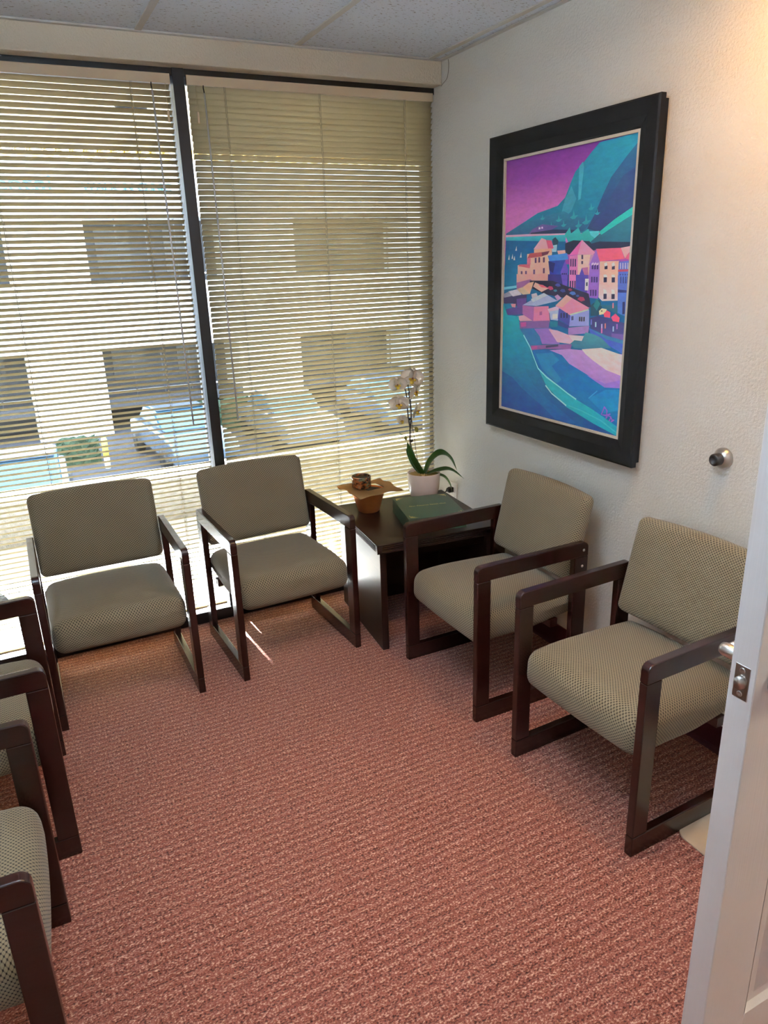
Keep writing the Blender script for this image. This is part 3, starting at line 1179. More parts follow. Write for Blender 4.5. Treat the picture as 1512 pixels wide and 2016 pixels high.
for p in ((-0.276, -0.207, 0.893), (-0.266, -0.205, 0.786)):
    bm = bmesh.new()
    c = loc(*p)
    add_tube(bm, [c + Vector((-0.008, 0, 0.003)), c + Vector((0, -0.004, 0)), c + Vector((0.010, 0, 0.002))], [0.004, 0.0065, 0.005], 8)
    new_obj('clip', to_mesh('clip', bm, True), MAT['blackplastic'], orc)

def petal_mesh(name, L, W, cup, point=0.7, nu=8, nv=6):
    """petal lying along +y from the origin, front is +z"""
    bm = bmesh.new()
    g = {}
    for i in range(nu + 1):
        t = i / nu
        w = W / 2 * (math.sin(PI * min(1, t ** point * 0.97 + 0.03)) ** 0.62 if 0 < t < 1 else 0.12)
        for j in range(nv + 1):
            s = -1 + 2 * j / nv
            g[i, j] = bm.verts.new((s * w, t * L, cup * L * (t * t) - 0.10 * W * (1 - s * s) * math.sin(PI * t) + 0.015 * L * math.sin(6 * t + 2 * s)))
    for i in range(nu):
        for j in range(nv):
            f = bm.faces.new((g[i, j], g[i, j + 1], g[i + 1, j + 1], g[i + 1, j]))
            f.smooth = True
    bmesh.ops.solidify(bm, geom=list(bm.faces), thickness=0.0006)
    return to_mesh(name, bm, True)
PET_BIG = petal_mesh('petal', 0.050, 0.066, -0.05, 0.85)
PET_SEP = petal_mesh('sepal', 0.043, 0.032, -0.08, 0.7)
for me in (PET_BIG, PET_SEP):
    me.materials.append(MAT['petal'])
bm = bmesh.new()
add_lathe(bm, [(0.0, 0.0), (0.004, 0.001), (0.007, 0.006), (0.0085, 0.012), (0.006, 0.017), (0.0, 0.019)], 12)
LIP = to_mesh('lip', bm, True)
LIP.materials.append(MAT['lip'])
bm = bmesh.new()
add_lathe(bm, [(0.0, -0.002), (0.0035, 0.0), (0.004, 0.006), (0.002, 0.010), (0.0, 0.011)], 10)
COLM = to_mesh('column', bm, True)
COLM.materials.append(MAT['column'])

def flower(p, face, scale, roll=0.0, attach=None):
    """face: direction the flower looks to"""
    f = Vector(face).normalized()
    o = bpy.data.objects.new('flower', None)
    COL.objects.link(o)
    o.empty_display_size = 0.01
    o.parent = orc
    up = Vector((0, 0, 1))
    x = up.cross(f).normalized()
    y = f.cross(x)
    M = Matrix((x, y, f)).transposed().to_4x4() @ Matrix.Rotation(roll, 4, 'Z')
    M.translation = loc(*p)
    o.matrix_local = M @ Matrix.Scale(scale, 4)
    for a, me, dz in ((0, PET_SEP, -0.002), (125, PET_SEP, -0.002), (-125, PET_SEP, -0.002), (72, PET_BIG, 0.001), (-72, PET_BIG, 0.001)):
        q = new_obj('petal' if me is PET_BIG else 'sepal', me, None, o, (0, 0, dz), (math.radians(rnd.uniform(-4, 6)), 0, math.radians(a + rnd.uniform(-5, 5))))
    new_obj('lip', LIP, None, o, (0, -0.004, 0.002), (math.radians(50), 0, 0))
    for s in (-1, 1):
        q = new_obj('lip', LIP, None, o, (s * 0.004, 0.000, 0.002), (math.radians(10), math.radians(s * 38), 0))
        q.scale = (0.8, 0.6, 0.75)
    new_obj('column', COLM, None, o, (0, 0.002, 0.003), (math.radians(-15), 0, 0))
    if attach is not None:
        b = loc(*p) - f * 0.004 * scale
        stem('flower_stalk', [loc(*attach), (loc(*attach) + b) / 2 + Vector((0, 0, 0.006)), b], 0.0015, 0.0012, None, orc)

flower((-0.338, -0.222, 1.062), (-0.55, -1.0, -0.18), 0.92, 0.1, (-0.312, -0.222, 1.062))
flower((-0.268, -0.232, 1.085), (-0.30, -1.0, -0.05), 1.18, -0.25, (-0.270, -0.214, 1.083))
flower((-0.246, -0.218, 1.020), (0.55, -0.9, -0.30), 0.98, 0.3, (-0.268, -0.206, 1.02))
flower((-0.334, -0.222, 0.972), (-0.50, -1.0, -0.25), 1.02, 0.05, (-0.284, -0.209, 0.965))
flower((-0.238, -0.216, 0.930), (0.65, -0.85, -0.30), 0.96, 0.3, (-0.262, -0.204, 0.93))
flower((-0.314, -0.216, 0.893), (-0.95, -0.55, -0.35), 0.70, 0.2, (-0.279, -0.207, 0.888))

def bud(p, attach, r, ax):
    b = loc(*p)
    d = Vector(ax).normalized()
    bm = bmesh.new()
    add_tube(bm, [b - d * r * 1.4, b - d * r, b, b + d * r * 0.9, b + d * r * 1.35], [r * 0.15, r * 0.7, r, r * 0.62, r * 0.08], 12)
    k = new_obj('bud', to_mesh('bud', bm, True), MAT['bud'], orc)
    stem('flower_stalk', [loc(*attach), (loc(*attach) + b) / 2 + Vector((0, 0, 0.006)), b - d * r], 0.0013, 0.0011)
bud((-0.236, -0.208, 0.838), (-0.270, -0.207, 0.850), 0.0105, (0.25, 0, -1))
bud((-0.296, -0.210, 0.805), (-0.271, -0.207, 0.812), 0.0085, (0.1, 0, -1))

def leaf(pts, W, mat, roll=0.0, point=0.55):
    sp = spline([loc(*p) for p in pts], 7)
    n = len(sp)
    nv = 6
    bm = bmesh.new()
    g = {}
    for i, c in enumerate(sp):
        t = i / (n - 1)
        d = (sp[min(i + 1, n - 1)] - sp[max(i - 1, 0)]).normalized()
        side = d.cross(Vector((0, 0, 1)))
        if side.length < 0.2:
            side = Vector((0.8, -0.6, 0))
        side.normalize()
        if i == 0:
            ref = side
        elif side.dot(ref) < 0:
            side = -side
        ref = side
        side = (Matrix.Rotation(roll, 3, d) @ side)
        nrm = side.cross(d)
        w = W / 2 * (0.30 + 0.70 * math.sin(PI * min(1, 0.12 + t * 0.88)) ** 0.6) * (1 if t < 0.8 else max(0.06, 1 - ((t - 0.8) / 0.2) ** 2))
        for j in range(nv + 1):
            s = -1 + 2 * j / nv
            g[i, j] = bm.verts.new(c + side * (s * w) + nrm * (0.22 * w * s * s))
    for i in range(n - 1):
        for j in range(nv):
            f = bm.faces.new((g[i, j], g[i, j + 1], g[i + 1, j + 1], g[i + 1, j]))
            f.smooth = True
    bmesh.ops.solidify(bm, geom=list(bm.faces), thickness=0.0016)
    return new_obj('leaf', to_mesh('leaf', bm, True), mat, orc)
leaf([(-0.205, -0.215, 0.612), (-0.240, -0.222, 0.66), (-0.275, -0.226, 0.72), (-0.300, -0.228, 0.792)], 0.030, MAT['leaf'], 1.1)
leaf([(-0.212, -0.205, 0.612), (-0.255, -0.208, 0.67), (-0.280, -0.208, 0.73), (-0.287, -0.208, 0.765)], 0.026, MAT['leaf'], 0.9)
leaf([(-0.198, -0.215, 0.612), (-0.172, -0.228, 0.680), (-0.130, -0.250, 0.718), (-0.085, -0.262, 0.690), (-0.050, -0.275, 0.622)], 0.052, MAT['leaf'], 0.35)
leaf([(-0.196, -0.225, 0.614), (-0.150, -0.262, 0.636), (-0.095, -0.285, 0.636), (-0.030, -0.310, 0.585)], 0.046, MAT['leaf'], 0.15)
leaf([(-0.190, -0.230, 0.612), (-0.130, -0.262, 0.606), (-0.100, -0.280, 0.568), (-0.085, -0.288, 0.512)], 0.038, MAT['leafpale'], 0.1)
leaf([(-0.330, -0.212, 0.832), (-0.315, -0.211, 0.822), (-0.300, -0.210, 0.808)], 0.008, MAT['leaf'], 0.6)

# ================================================================ WALL THINGS
ol = tag(empty('wall_outlet', (0.0, -0.165, 0.470)), 'white wall outlet behind the orchid with a black plug in it', 'outlet')
new_obj('cover_plate', box_mesh('cover_plate', (-0.007, -0.036, -0.058), (0.0, 0.036, 0.058), 0.002), MAT['white'], ol)
for dz in (-0.02, 0.02):
    new_obj('receptacle', box_mesh('receptacle', (-0.009, -0.016, dz - 0.014), (-0.006, 0.016, dz + 0.014), 0.001), MAT['white'], ol)
pg = tag(empty('power_plug', (-0.009, -0.165, 0.492)), 'black power plug pushed into the white wall outlet', 'plug')
bm = bmesh.new()
add_prism(bm, [(0.0, -0.013), (0.0, 0.013), (-0.018, 0.012), (-0.030, 0.006), (-0.034, -0.004), (-0.026, -0.013)], 'y', -0.012, 0.012, 0.002)
new_obj('plug_body', to_mesh('plug_body', bm), MAT['blackplastic'], pg)
new_obj('cord', tube_mesh('cord', spline([(-0.030, 0, -0.004), (-0.042, 0.004, -0.012), (-0.046, 0.01, -0.06), (-0.030, 0.03, -0.30), (-0.030, 0.05, -0.466)], 6), 0.003, 8), MAT['blackplastic'], pg)

ds = tag(empty('door_bumper', (0.0, -1.722, 0.998)), 'round metal wall bumper with dark rubber tip on the right wall', 'doorstop')
new_obj('flange', lathe_mesh('flange', [(0.0, 0.0), (0.0335, 0.0), (0.0335, -0.006), (0.030, -0.012), (0.024, -0.018), (0.020, -0.022), (0.0, -0.022)], 36, axis='x'), MAT['chrome'], ds)
new_obj('rubber_tip', lathe_mesh('rubber_tip', [(0.019, -0.020), (0.019, -0.042), (0.016, -0.046), (0.011, -0.046), (0.010, -0.038), (0.0, -0.037)], 30, axis='x'), MAT['darkmetal'], ds)

wr = new_obj('loose_wire', tube_mesh('loose_wire', spline([(-0.004, -0.128, 2.412), (-0.003, -0.130, 2.385), (-0.003, -0.118, 2.345), (-0.003, -0.085, 2.330), (-0.003, -0.066, 2.322)], 5), 0.0012, 6), MAT['cord'])
tag(wr, 'thin loose wire curling down the top corner by the header', 'wire')

fm = new_obj('floor_mat', None)
bpy.data.objects.remove(fm)
bm = bmesh.new()
add_prism(bm, rr(-0.412, -2.54, -0.03, -2.030, ('bl', 'br', 'tr', 'tl'), 0.035, 7), 'z', 0.0, 0.006, 0.0015, 1)
fm = new_obj('floor_mat', to_mesh('floor_mat', bm), MAT['mat'])
tag(fm, 'flat tan mat with rounded corner on the carpet behind the door', 'mat')

gt = tag(empty('glass_table', (-2.285, -0.330, 0)), 'round clear glass side table in the left window corner', 'table')
clear_glass = plain('clear_green_glass', S(214, 236, 226), 0.02, trans=1.0, var=0)
new_obj('glass_top', lathe_mesh('glass_top', [(0.0, 0.430), (0.216, 0.430), (0.220, 0.434), (0.220, 0.436), (0.216, 0.440), (0.0, 0.440)], 64), clear_glass, gt)
new_obj('pedestal', lathe_mesh('pedestal', [(0.0, 0.010), (0.018, 0.010), (0.018, 0.42), (0.05, 0.424), (0.05, 0.430), (0.0, 0.430)], 24), MAT['chrome'], gt)
new_obj('foot_disc', lathe_mesh('foot_disc', [(0.0, 0.0), (0.13, 0.0), (0.13, 0.006), (0.02, 0.012), (0.0, 0.012)], 40), MAT['chrome'], gt)

# ================================================================ PAINTING
PAINTING = [
 ((150, 62, 150), (205, 120, 185), [(0.000, 0.600), (1.000, 0.600), (1.000, 0.700), (0.000, 0.700)]),
 ((205, 120, 185), (198, 112, 185), [(0.000, 0.700), (1.000, 0.700), (1.000, 0.800), (0.000, 0.800)]),
 ((198, 112, 185), (140, 62, 150), [(0.000, 0.800), (1.000, 0.800), (1.000, 0.920), (0.000, 0.920)]),
 ((140, 62, 150), (112, 44, 128), [(0.000, 0.920), (1.000, 0.920), (1.000, 1.000), (0.000, 1.000)]),
 ((10, 85, 135), (10, 100, 145), [(0.000, 0.000), (1.000, 0.000), (1.000, 0.600), (0.000, 0.600)]),
 ((30, 112, 140), (34, 140, 165), [(0.008, 0.725), (0.183, 0.765), (0.291, 0.791), (0.455, 0.809), (0.512, 0.835), (0.547, 0.879), (0.581, 0.917), (0.642, 0.944), (0.692, 0.971), (0.745, 0.996), (1.000, 1.000), (0.999, 0.947), (1.000, 0.776), (0.779, 0.706), (0.522, 0.709), (0.009, 0.717)]),
 ((62, 160, 178), None, [(0.607, 0.931), (0.633, 0.945), (0.643, 0.928), (0.630, 0.823), (0.612, 0.820)]),
 ((58, 150, 170), None, [(0.512, 0.831), (0.557, 0.870), (0.598, 0.825), (0.564, 0.785), (0.508, 0.762), (0.470, 0.747)]),
 ((40, 52, 92), (36, 95, 130), [(0.999, 0.976), (0.932, 0.939), (0.836, 0.880), (0.791, 0.832), (0.746, 0.775), (0.689, 0.720), (0.779, 0.706), (0.901, 0.735), (1.000, 0.772)]),
 ((44, 56, 98), (44, 72, 112), [(1.000, 0.902), (0.916, 0.880), (0.857, 0.835), (0.798, 0.772), (0.716, 0.723), (0.779, 0.706), (1.000, 0.774)]),
 ((42, 86, 120), (46, 122, 150), [(0.008, 0.725), (0.183, 0.760), (0.366, 0.779), (0.506, 0.788), (0.584, 0.767), (0.677, 0.754), (0.706, 0.736), (0.663, 0.713), (0.522, 0.710), (0.009, 0.717)]),
 ((48, 150, 158), None, [(0.316, 0.769), (0.330, 0.773), (0.334, 0.785), (0.341, 0.772), (0.357, 0.773), (0.343, 0.765), (0.329, 0.765)]),
 ((48, 150, 158), None, [(0.445, 0.758), (0.463, 0.762), (0.467, 0.778), (0.477, 0.761), (0.496, 0.762), (0.479, 0.753), (0.461, 0.752)]),
 ((48, 150, 158), None, [(0.556, 0.764), (0.577, 0.770), (0.582, 0.788), (0.593, 0.769), (0.617, 0.770), (0.597, 0.758), (0.576, 0.757)]),
 ((48, 150, 158), None, [(0.648, 0.742), (0.670, 0.748), (0.676, 0.769), (0.688, 0.747), (0.712, 0.749), (0.691, 0.736), (0.669, 0.735)]),
 ((48, 150, 158), None, [(0.688, 0.787), (0.704, 0.791), (0.708, 0.806), (0.716, 0.790), (0.734, 0.791), (0.719, 0.782), (0.703, 0.781)]),
 ((48, 150, 158), None, [(0.737, 0.769), (0.750, 0.772), (0.754, 0.785), (0.761, 0.771), (0.776, 0.772), (0.763, 0.764), (0.750, 0.764)]),
 ((48, 150, 158), None, [(0.489, 0.739), (0.504, 0.743), (0.508, 0.756), (0.516, 0.742), (0.533, 0.743), (0.519, 0.734), (0.503, 0.733)]),
 ((48, 150, 158), None, [(0.599, 0.733), (0.618, 0.738), (0.622, 0.755), (0.632, 0.737), (0.653, 0.738), (0.635, 0.728), (0.617, 0.726)]),
 ((48, 150, 158), None, [(0.391, 0.739), (0.405, 0.742), (0.409, 0.754), (0.416, 0.742), (0.431, 0.743), (0.418, 0.735), (0.404, 0.734)]),
 ((100, 80, 140), None, [(0.251, 0.734), (0.336, 0.749), (0.470, 0.738), (0.390, 0.722), (0.219, 0.717)]),
 ((235, 215, 230), None, [(0.305, 0.739), (0.320, 0.739), (0.320, 0.732), (0.305, 0.731)]),
 ((225, 190, 215), None, [(0.328, 0.740), (0.341, 0.740), (0.342, 0.733), (0.329, 0.733)]),
 ((35, 45, 75), None, [(0.241, 0.721), (0.431, 0.727), (0.607, 0.719), (0.603, 0.710), (0.432, 0.713), (0.230, 0.712)]),
 ((222, 170, 192), None, [(0.008, 0.719), (0.196, 0.717), (0.531, 0.710), (0.532, 0.704), (0.197, 0.711), (0.006, 0.709)]),
 ((30, 140, 165), (66, 182, 190), [(0.006, 0.711), (0.532, 0.705), (0.530, 0.675), (0.007, 0.695)]),
 ((8, 112, 150), (10, 86, 136), [(0.007, 0.698), (0.534, 0.681), (0.526, 0.527), (0.004, 0.521)]),
 ((90, 200, 208), None, [(0.681, 0.712), (0.778, 0.710), (0.772, 0.684), (0.711, 0.684)]),
 ((44, 158, 160), (58, 180, 172), [(0.522, 0.706), (0.559, 0.730), (0.570, 0.708), (0.625, 0.727), (0.645, 0.705), (0.698, 0.720), (0.718, 0.698), (0.755, 0.684), (0.739, 0.668), (0.666, 0.681), (0.553, 0.678)]),
 ((34, 84, 104), (44, 120, 132), [(0.779, 0.700), (0.870, 0.720), (1.000, 0.757), (1.000, 0.654), (0.935, 0.650), (0.776, 0.647), (0.703, 0.669)]),
 ((48, 190, 180), None, [(0.774, 0.706), (0.875, 0.744), (1.000, 0.782), (1.000, 0.757), (0.870, 0.720), (0.793, 0.697)]),
 ((26, 28, 48), None, [(0.529, 0.675), (0.591, 0.684), (0.711, 0.678), (0.763, 0.647), (0.567, 0.634), (0.532, 0.639)]),
 ((30, 34, 56), None, [(0.703, 0.667), (0.782, 0.675), (1.000, 0.668), (1.000, 0.650), (0.935, 0.650), (0.763, 0.649)]),
 ((28, 60, 80), None, [(0.423, 0.691), (0.448, 0.699), (0.474, 0.685), (0.466, 0.659), (0.435, 0.664)]),
 ((160, 200, 210), None, [(0.420, 0.669), (0.465, 0.672), (0.462, 0.646), (0.426, 0.646)]),
 ((235, 235, 245), None, [(0.111, 0.675), (0.116, 0.656), (0.100, 0.656)]),
 ((235, 235, 245), None, [(0.156, 0.650), (0.161, 0.629), (0.145, 0.629)]),
 ((235, 235, 245), None, [(0.044, 0.643), (0.049, 0.621), (0.032, 0.622)]),
 ((235, 235, 245), None, [(0.076, 0.645), (0.082, 0.625), (0.065, 0.625)]),
 ((235, 235, 245), None, [(0.096, 0.637), (0.101, 0.619), (0.084, 0.620)]),
 ((240, 160, 170), None, [(0.266, 0.659), (0.334, 0.699), (0.371, 0.692), (0.395, 0.655)]),
 ((205, 90, 118), None, [(0.372, 0.691), (0.418, 0.688), (0.438, 0.659), (0.395, 0.655)]),
 ((240, 160, 132), None, [(0.272, 0.658), (0.423, 0.659), (0.425, 0.640), (0.354, 0.638), (0.272, 0.644)]),
 ((235, 165, 160), None, [(0.467, 0.650), (0.531, 0.651), (0.537, 0.637), (0.478, 0.636)]),
 ((238, 160, 150), (244, 182, 158), [(0.211, 0.642), (0.427, 0.644), (0.405, 0.527), (0.130, 0.526), (0.127, 0.600), (0.213, 0.601)]),
 ((172, 72, 80), None, [(0.214, 0.625), (0.234, 0.644), (0.353, 0.647), (0.344, 0.631)]),
 ((110, 50, 70), None, [(0.337, 0.646), (0.405, 0.650), (0.391, 0.638), (0.344, 0.632)]),
 ((200, 92, 104), None, [(0.130, 0.596), (0.144, 0.602), (0.241, 0.603), (0.239, 0.587)]),
 ((205, 110, 130), None, [(0.212, 0.625), (0.243, 0.628), (0.245, 0.602), (0.213, 0.601)]),
 ((92, 52, 92), None, [(0.157, 0.576), (0.173, 0.576), (0.174, 0.556), (0.158, 0.555)]),
 ((92, 52, 92), None, [(0.197, 0.577), (0.213, 0.577), (0.214, 0.557), (0.198, 0.556)]),
 ((92, 52, 92), None, [(0.281, 0.626), (0.296, 0.627), (0.297, 0.607), (0.282, 0.607)]),
 ((92, 52, 92), None, [(0.312, 0.628), (0.327, 0.628), (0.328, 0.609), (0.313, 0.608)]),
 ((92, 52, 92), None, [(0.270, 0.582), (0.286, 0.582), (0.287, 0.563), (0.271, 0.562)]),
 ((92, 52, 92), None, [(0.355, 0.587), (0.370, 0.588), (0.371, 0.568), (0.356, 0.568)]),
 ((92, 52, 92), None, [(0.352, 0.627), (0.367, 0.628), (0.368, 0.609), (0.354, 0.608)]),
 ((66, 136, 205), None, [(0.391, 0.633), (0.547, 0.640), (0.560, 0.618), (0.408, 0.611)]),
 ((44, 66, 150), None, [(0.398, 0.613), (0.539, 0.616), (0.498, 0.527), (0.429, 0.527)]),
 ((34, 40, 96), None, [(0.398, 0.613), (0.455, 0.605), (0.442, 0.569), (0.410, 0.578)]),
 ((106, 76, 172), None, [(0.503, 0.573), (0.534, 0.613), (0.563, 0.582), (0.562, 0.527), (0.508, 0.527)]),
 ((34, 30, 70), None, [(0.513, 0.568), (0.522, 0.569), (0.523, 0.554), (0.514, 0.553)]),
 ((34, 30, 70), None, [(0.528, 0.568), (0.537, 0.569), (0.538, 0.554), (0.529, 0.553)]),
 ((34, 30, 70), None, [(0.543, 0.568), (0.551, 0.569), (0.553, 0.554), (0.544, 0.553)]),
 ((228, 104, 168), None, [(0.562, 0.631), (0.656, 0.684), (0.630, 0.634)]),
 ((236, 150, 184), None, [(0.630, 0.634), (0.656, 0.684), (0.757, 0.639), (0.744, 0.632)]),
 ((206, 118, 168), None, [(0.567, 0.629), (0.630, 0.633), (0.639, 0.539), (0.574, 0.548)]),
 ((244, 184, 172), None, [(0.630, 0.633), (0.747, 0.632), (0.726, 0.539), (0.639, 0.539)]),
 ((190, 140, 180), None, [(0.725, 0.631), (0.751, 0.632), (0.728, 0.601), (0.715, 0.593)]),
 ((70, 40, 90), None, [(0.575, 0.619), (0.585, 0.619), (0.587, 0.592), (0.577, 0.592)]),
 ((70, 40, 90), None, [(0.578, 0.579), (0.588, 0.580), (0.591, 0.552), (0.580, 0.552)]),
 ((70, 40, 90), None, [(0.592, 0.619), (0.602, 0.619), (0.605, 0.592), (0.594, 0.591)]),
 ((70, 40, 90), None, [(0.595, 0.579), (0.606, 0.580), (0.608, 0.552), (0.597, 0.552)]),
 ((70, 40, 90), None, [(0.609, 0.618), (0.619, 0.619), (0.622, 0.592), (0.611, 0.591)]),
 ((70, 40, 90), None, [(0.612, 0.579), (0.623, 0.579), (0.625, 0.552), (0.615, 0.552)]),
 ((60, 36, 70), None, [(0.658, 0.632), (0.671, 0.632), (0.673, 0.617), (0.660, 0.617)]),
 ((60, 36, 70), None, [(0.660, 0.611), (0.673, 0.611), (0.674, 0.600), (0.661, 0.600)]),
 ((82, 66, 160), None, [(0.628, 0.527), (0.667, 0.587), (0.717, 0.528)]),
 ((180, 110, 150), None, [(0.667, 0.587), (0.711, 0.589), (0.728, 0.528), (0.717, 0.528)]),
 ((150, 106, 192), None, [(0.723, 0.601), (0.763, 0.647), (0.799, 0.609), (0.802, 0.528), (0.722, 0.528)]),
 ((56, 40, 110), None, [(0.738, 0.601), (0.750, 0.602), (0.752, 0.582), (0.740, 0.582)]),
 ((56, 40, 110), None, [(0.743, 0.556), (0.754, 0.557), (0.756, 0.537), (0.745, 0.537)]),
 ((206, 190, 232), None, [(0.735, 0.601), (0.750, 0.606), (0.753, 0.599), (0.737, 0.594)]),
 ((206, 190, 232), None, [(0.739, 0.556), (0.755, 0.562), (0.757, 0.554), (0.742, 0.550)]),
 ((56, 40, 110), None, [(0.756, 0.601), (0.768, 0.601), (0.770, 0.582), (0.758, 0.581)]),
 ((56, 40, 110), None, [(0.761, 0.556), (0.772, 0.557), (0.774, 0.537), (0.763, 0.537)]),
 ((206, 190, 232), None, [(0.753, 0.601), (0.768, 0.606), (0.771, 0.599), (0.755, 0.594)]),
 ((206, 190, 232), None, [(0.757, 0.556), (0.773, 0.561), (0.775, 0.554), (0.760, 0.550)]),
 ((56, 40, 110), None, [(0.774, 0.601), (0.785, 0.601), (0.787, 0.582), (0.776, 0.581)]),
 ((56, 40, 110), None, [(0.778, 0.556), (0.790, 0.557), (0.792, 0.537), (0.780, 0.537)]),
 ((206, 190, 232), None, [(0.770, 0.601), (0.786, 0.605), (0.788, 0.598), (0.773, 0.594)]),
 ((206, 190, 232), None, [(0.775, 0.556), (0.790, 0.561), (0.793, 0.554), (0.777, 0.550)]),
 ((216, 92, 118), None, [(0.763, 0.651), (0.931, 0.651), (0.961, 0.615), (0.793, 0.608)]),
 ((246, 176, 158), None, [(0.793, 0.608), (0.925, 0.609), (0.929, 0.528), (0.802, 0.528)]),
 ((40, 30, 60), None, [(0.829, 0.596), (0.849, 0.597), (0.851, 0.582), (0.831, 0.581)]),
 ((250, 232, 218), None, [(0.825, 0.601), (0.843, 0.605), (0.851, 0.594), (0.831, 0.591)]),
 ((40, 30, 60), None, [(0.834, 0.548), (0.854, 0.549), (0.856, 0.534), (0.836, 0.533)]),
 ((250, 232, 218), None, [(0.830, 0.553), (0.848, 0.558), (0.856, 0.546), (0.836, 0.543)]),
 ((40, 30, 60), None, [(0.880, 0.595), (0.899, 0.596), (0.901, 0.581), (0.881, 0.580)]),
 ((250, 232, 218), None, [(0.876, 0.600), (0.894, 0.605), (0.901, 0.593), (0.882, 0.590)]),
 ((40, 30, 60), None, [(0.885, 0.548), (0.905, 0.549), (0.906, 0.534), (0.887, 0.533)]),
 ((250, 232, 218), None, [(0.881, 0.553), (0.899, 0.558), (0.907, 0.546), (0.887, 0.543)]),
 ((236, 168, 172), None, [(0.931, 0.651), (1.000, 0.656), (1.000, 0.645), (0.963, 0.616)]),
 ((204, 84, 112), None, [(0.963, 0.616), (1.000, 0.645), (1.000, 0.611)]),
 ((84, 108, 186), None, [(0.924, 0.606), (1.000, 0.609), (1.000, 0.529), (0.928, 0.528)]),
 ((190, 190, 226), None, [(0.932, 0.602), (0.939, 0.603), (0.942, 0.583), (0.935, 0.582)]),
 ((48, 56, 120), None, [(0.936, 0.566), (0.944, 0.566), (0.947, 0.534), (0.940, 0.533)]),
 ((190, 190, 226), None, [(0.948, 0.602), (0.956, 0.602), (0.958, 0.582), (0.951, 0.582)]),
 ((48, 56, 120), None, [(0.953, 0.566), (0.960, 0.566), (0.964, 0.534), (0.956, 0.533)]),
 ((190, 190, 226), None, [(0.964, 0.602), (0.972, 0.602), (0.974, 0.582), (0.967, 0.582)]),
 ((48, 56, 120), None, [(0.969, 0.566), (0.976, 0.566), (0.980, 0.534), (0.973, 0.533)]),
 ((190, 190, 226), None, [(0.980, 0.602), (0.987, 0.602), (0.990, 0.582), (0.983, 0.582)]),
 ((48, 56, 120), None, [(0.985, 0.566), (0.992, 0.566), (0.996, 0.534), (0.989, 0.533)]),
 ((190, 190, 226), None, [(0.995, 0.601), (1.000, 0.602), (1.000, 0.582), (0.997, 0.582)]),
 ((48, 56, 120), None, [(0.999, 0.566), (1.000, 0.566), (1.000, 0.534), (1.000, 0.533)]),
 ((180, 70, 100), None, [(0.923, 0.580), (1.000, 0.581), (1.000, 0.574), (0.924, 0.573)]),
 ((238, 160, 150), None, [(0.120, 0.565), (0.401, 0.564), (0.428, 0.545), (0.250, 0.536), (0.122, 0.511)]),
 ((160, 100, 150), None, [(0.121, 0.531), (0.250, 0.545), (0.273, 0.536), (0.240, 0.511), (0.122, 0.506)]),
 ((46, 44, 110), None, [(0.401, 0.564), (0.572, 0.563), (0.566, 0.518), (0.445, 0.522), (0.402, 0.540)]),
 ((104, 76, 168), None, [(0.508, 0.563), (0.563, 0.563), (0.561, 0.520), (0.526, 0.522)]),
 ((206, 118, 165), None, [(0.572, 0.563), (0.639, 0.562), (0.634, 0.514), (0.576, 0.520)]),
 ((72, 62, 150), None, [(0.625, 0.563), (0.718, 0.562), (0.719, 0.497), (0.629, 0.514)]),
 ((40, 30, 70), None, [(0.581, 0.541), (0.591, 0.541), (0.593, 0.514), (0.583, 0.514)]),
 ((40, 30, 70), None, [(0.598, 0.541), (0.608, 0.541), (0.610, 0.514), (0.601, 0.514)]),
 ((40, 30, 70), None, [(0.616, 0.541), (0.625, 0.541), (0.627, 0.515), (0.618, 0.514)]),
 ((146, 104, 192), None, [(0.721, 0.562), (0.804, 0.562), (0.797, 0.480), (0.713, 0.484)]),
 ((60, 44, 116), None, [(0.739, 0.556), (0.751, 0.556), (0.753, 0.537), (0.741, 0.536)]),
 ((60, 44, 116), None, [(0.736, 0.510), (0.748, 0.511), (0.750, 0.490), (0.739, 0.489)]),
 ((60, 44, 116), None, [(0.757, 0.556), (0.769, 0.556), (0.771, 0.537), (0.759, 0.536)]),
 ((60, 44, 116), None, [(0.754, 0.511), (0.766, 0.511), (0.768, 0.490), (0.757, 0.489)]),
 ((60, 44, 116), None, [(0.775, 0.555), (0.786, 0.556), (0.788, 0.537), (0.777, 0.536)]),
 ((60, 44, 116), None, [(0.772, 0.511), (0.784, 0.511), (0.786, 0.490), (0.774, 0.489)]),
 ((232, 232, 242), None, [(0.696, 0.549), (0.724, 0.549), (0.724, 0.508), (0.698, 0.508)]),
 ((30, 60, 80), None, [(0.705, 0.536), (0.716, 0.537), (0.717, 0.524), (0.706, 0.523)]),
 ((238, 200, 205), (246, 178, 160), [(0.798, 0.562), (0.929, 0.561), (0.935, 0.477), (0.829, 0.473), (0.801, 0.485)]),
 ((36, 30, 60), None, [(0.829, 0.555), (0.851, 0.557), (0.853, 0.538), (0.831, 0.537)]),
 ((250, 236, 212), None, [(0.826, 0.563), (0.847, 0.564), (0.855, 0.555), (0.831, 0.554)]),
 ((36, 30, 60), None, [(0.835, 0.498), (0.857, 0.500), (0.859, 0.481), (0.837, 0.480)]),
 ((250, 236, 212), None, [(0.831, 0.515), (0.852, 0.511), (0.861, 0.499), (0.837, 0.498)]),
 ((36, 30, 60), None, [(0.884, 0.555), (0.906, 0.556), (0.908, 0.538), (0.886, 0.537)]),
 ((250, 236, 212), None, [(0.882, 0.563), (0.901, 0.564), (0.909, 0.555), (0.886, 0.554)]),
 ((36, 30, 60), None, [(0.890, 0.499), (0.912, 0.501), (0.914, 0.482), (0.892, 0.481)]),
 ((250, 236, 212), None, [(0.887, 0.515), (0.907, 0.512), (0.915, 0.499), (0.892, 0.498)]),
 ((70, 112, 182), (86, 108, 188), [(0.925, 0.561), (0.999, 0.561), (1.000, 0.424), (0.940, 0.435)]),
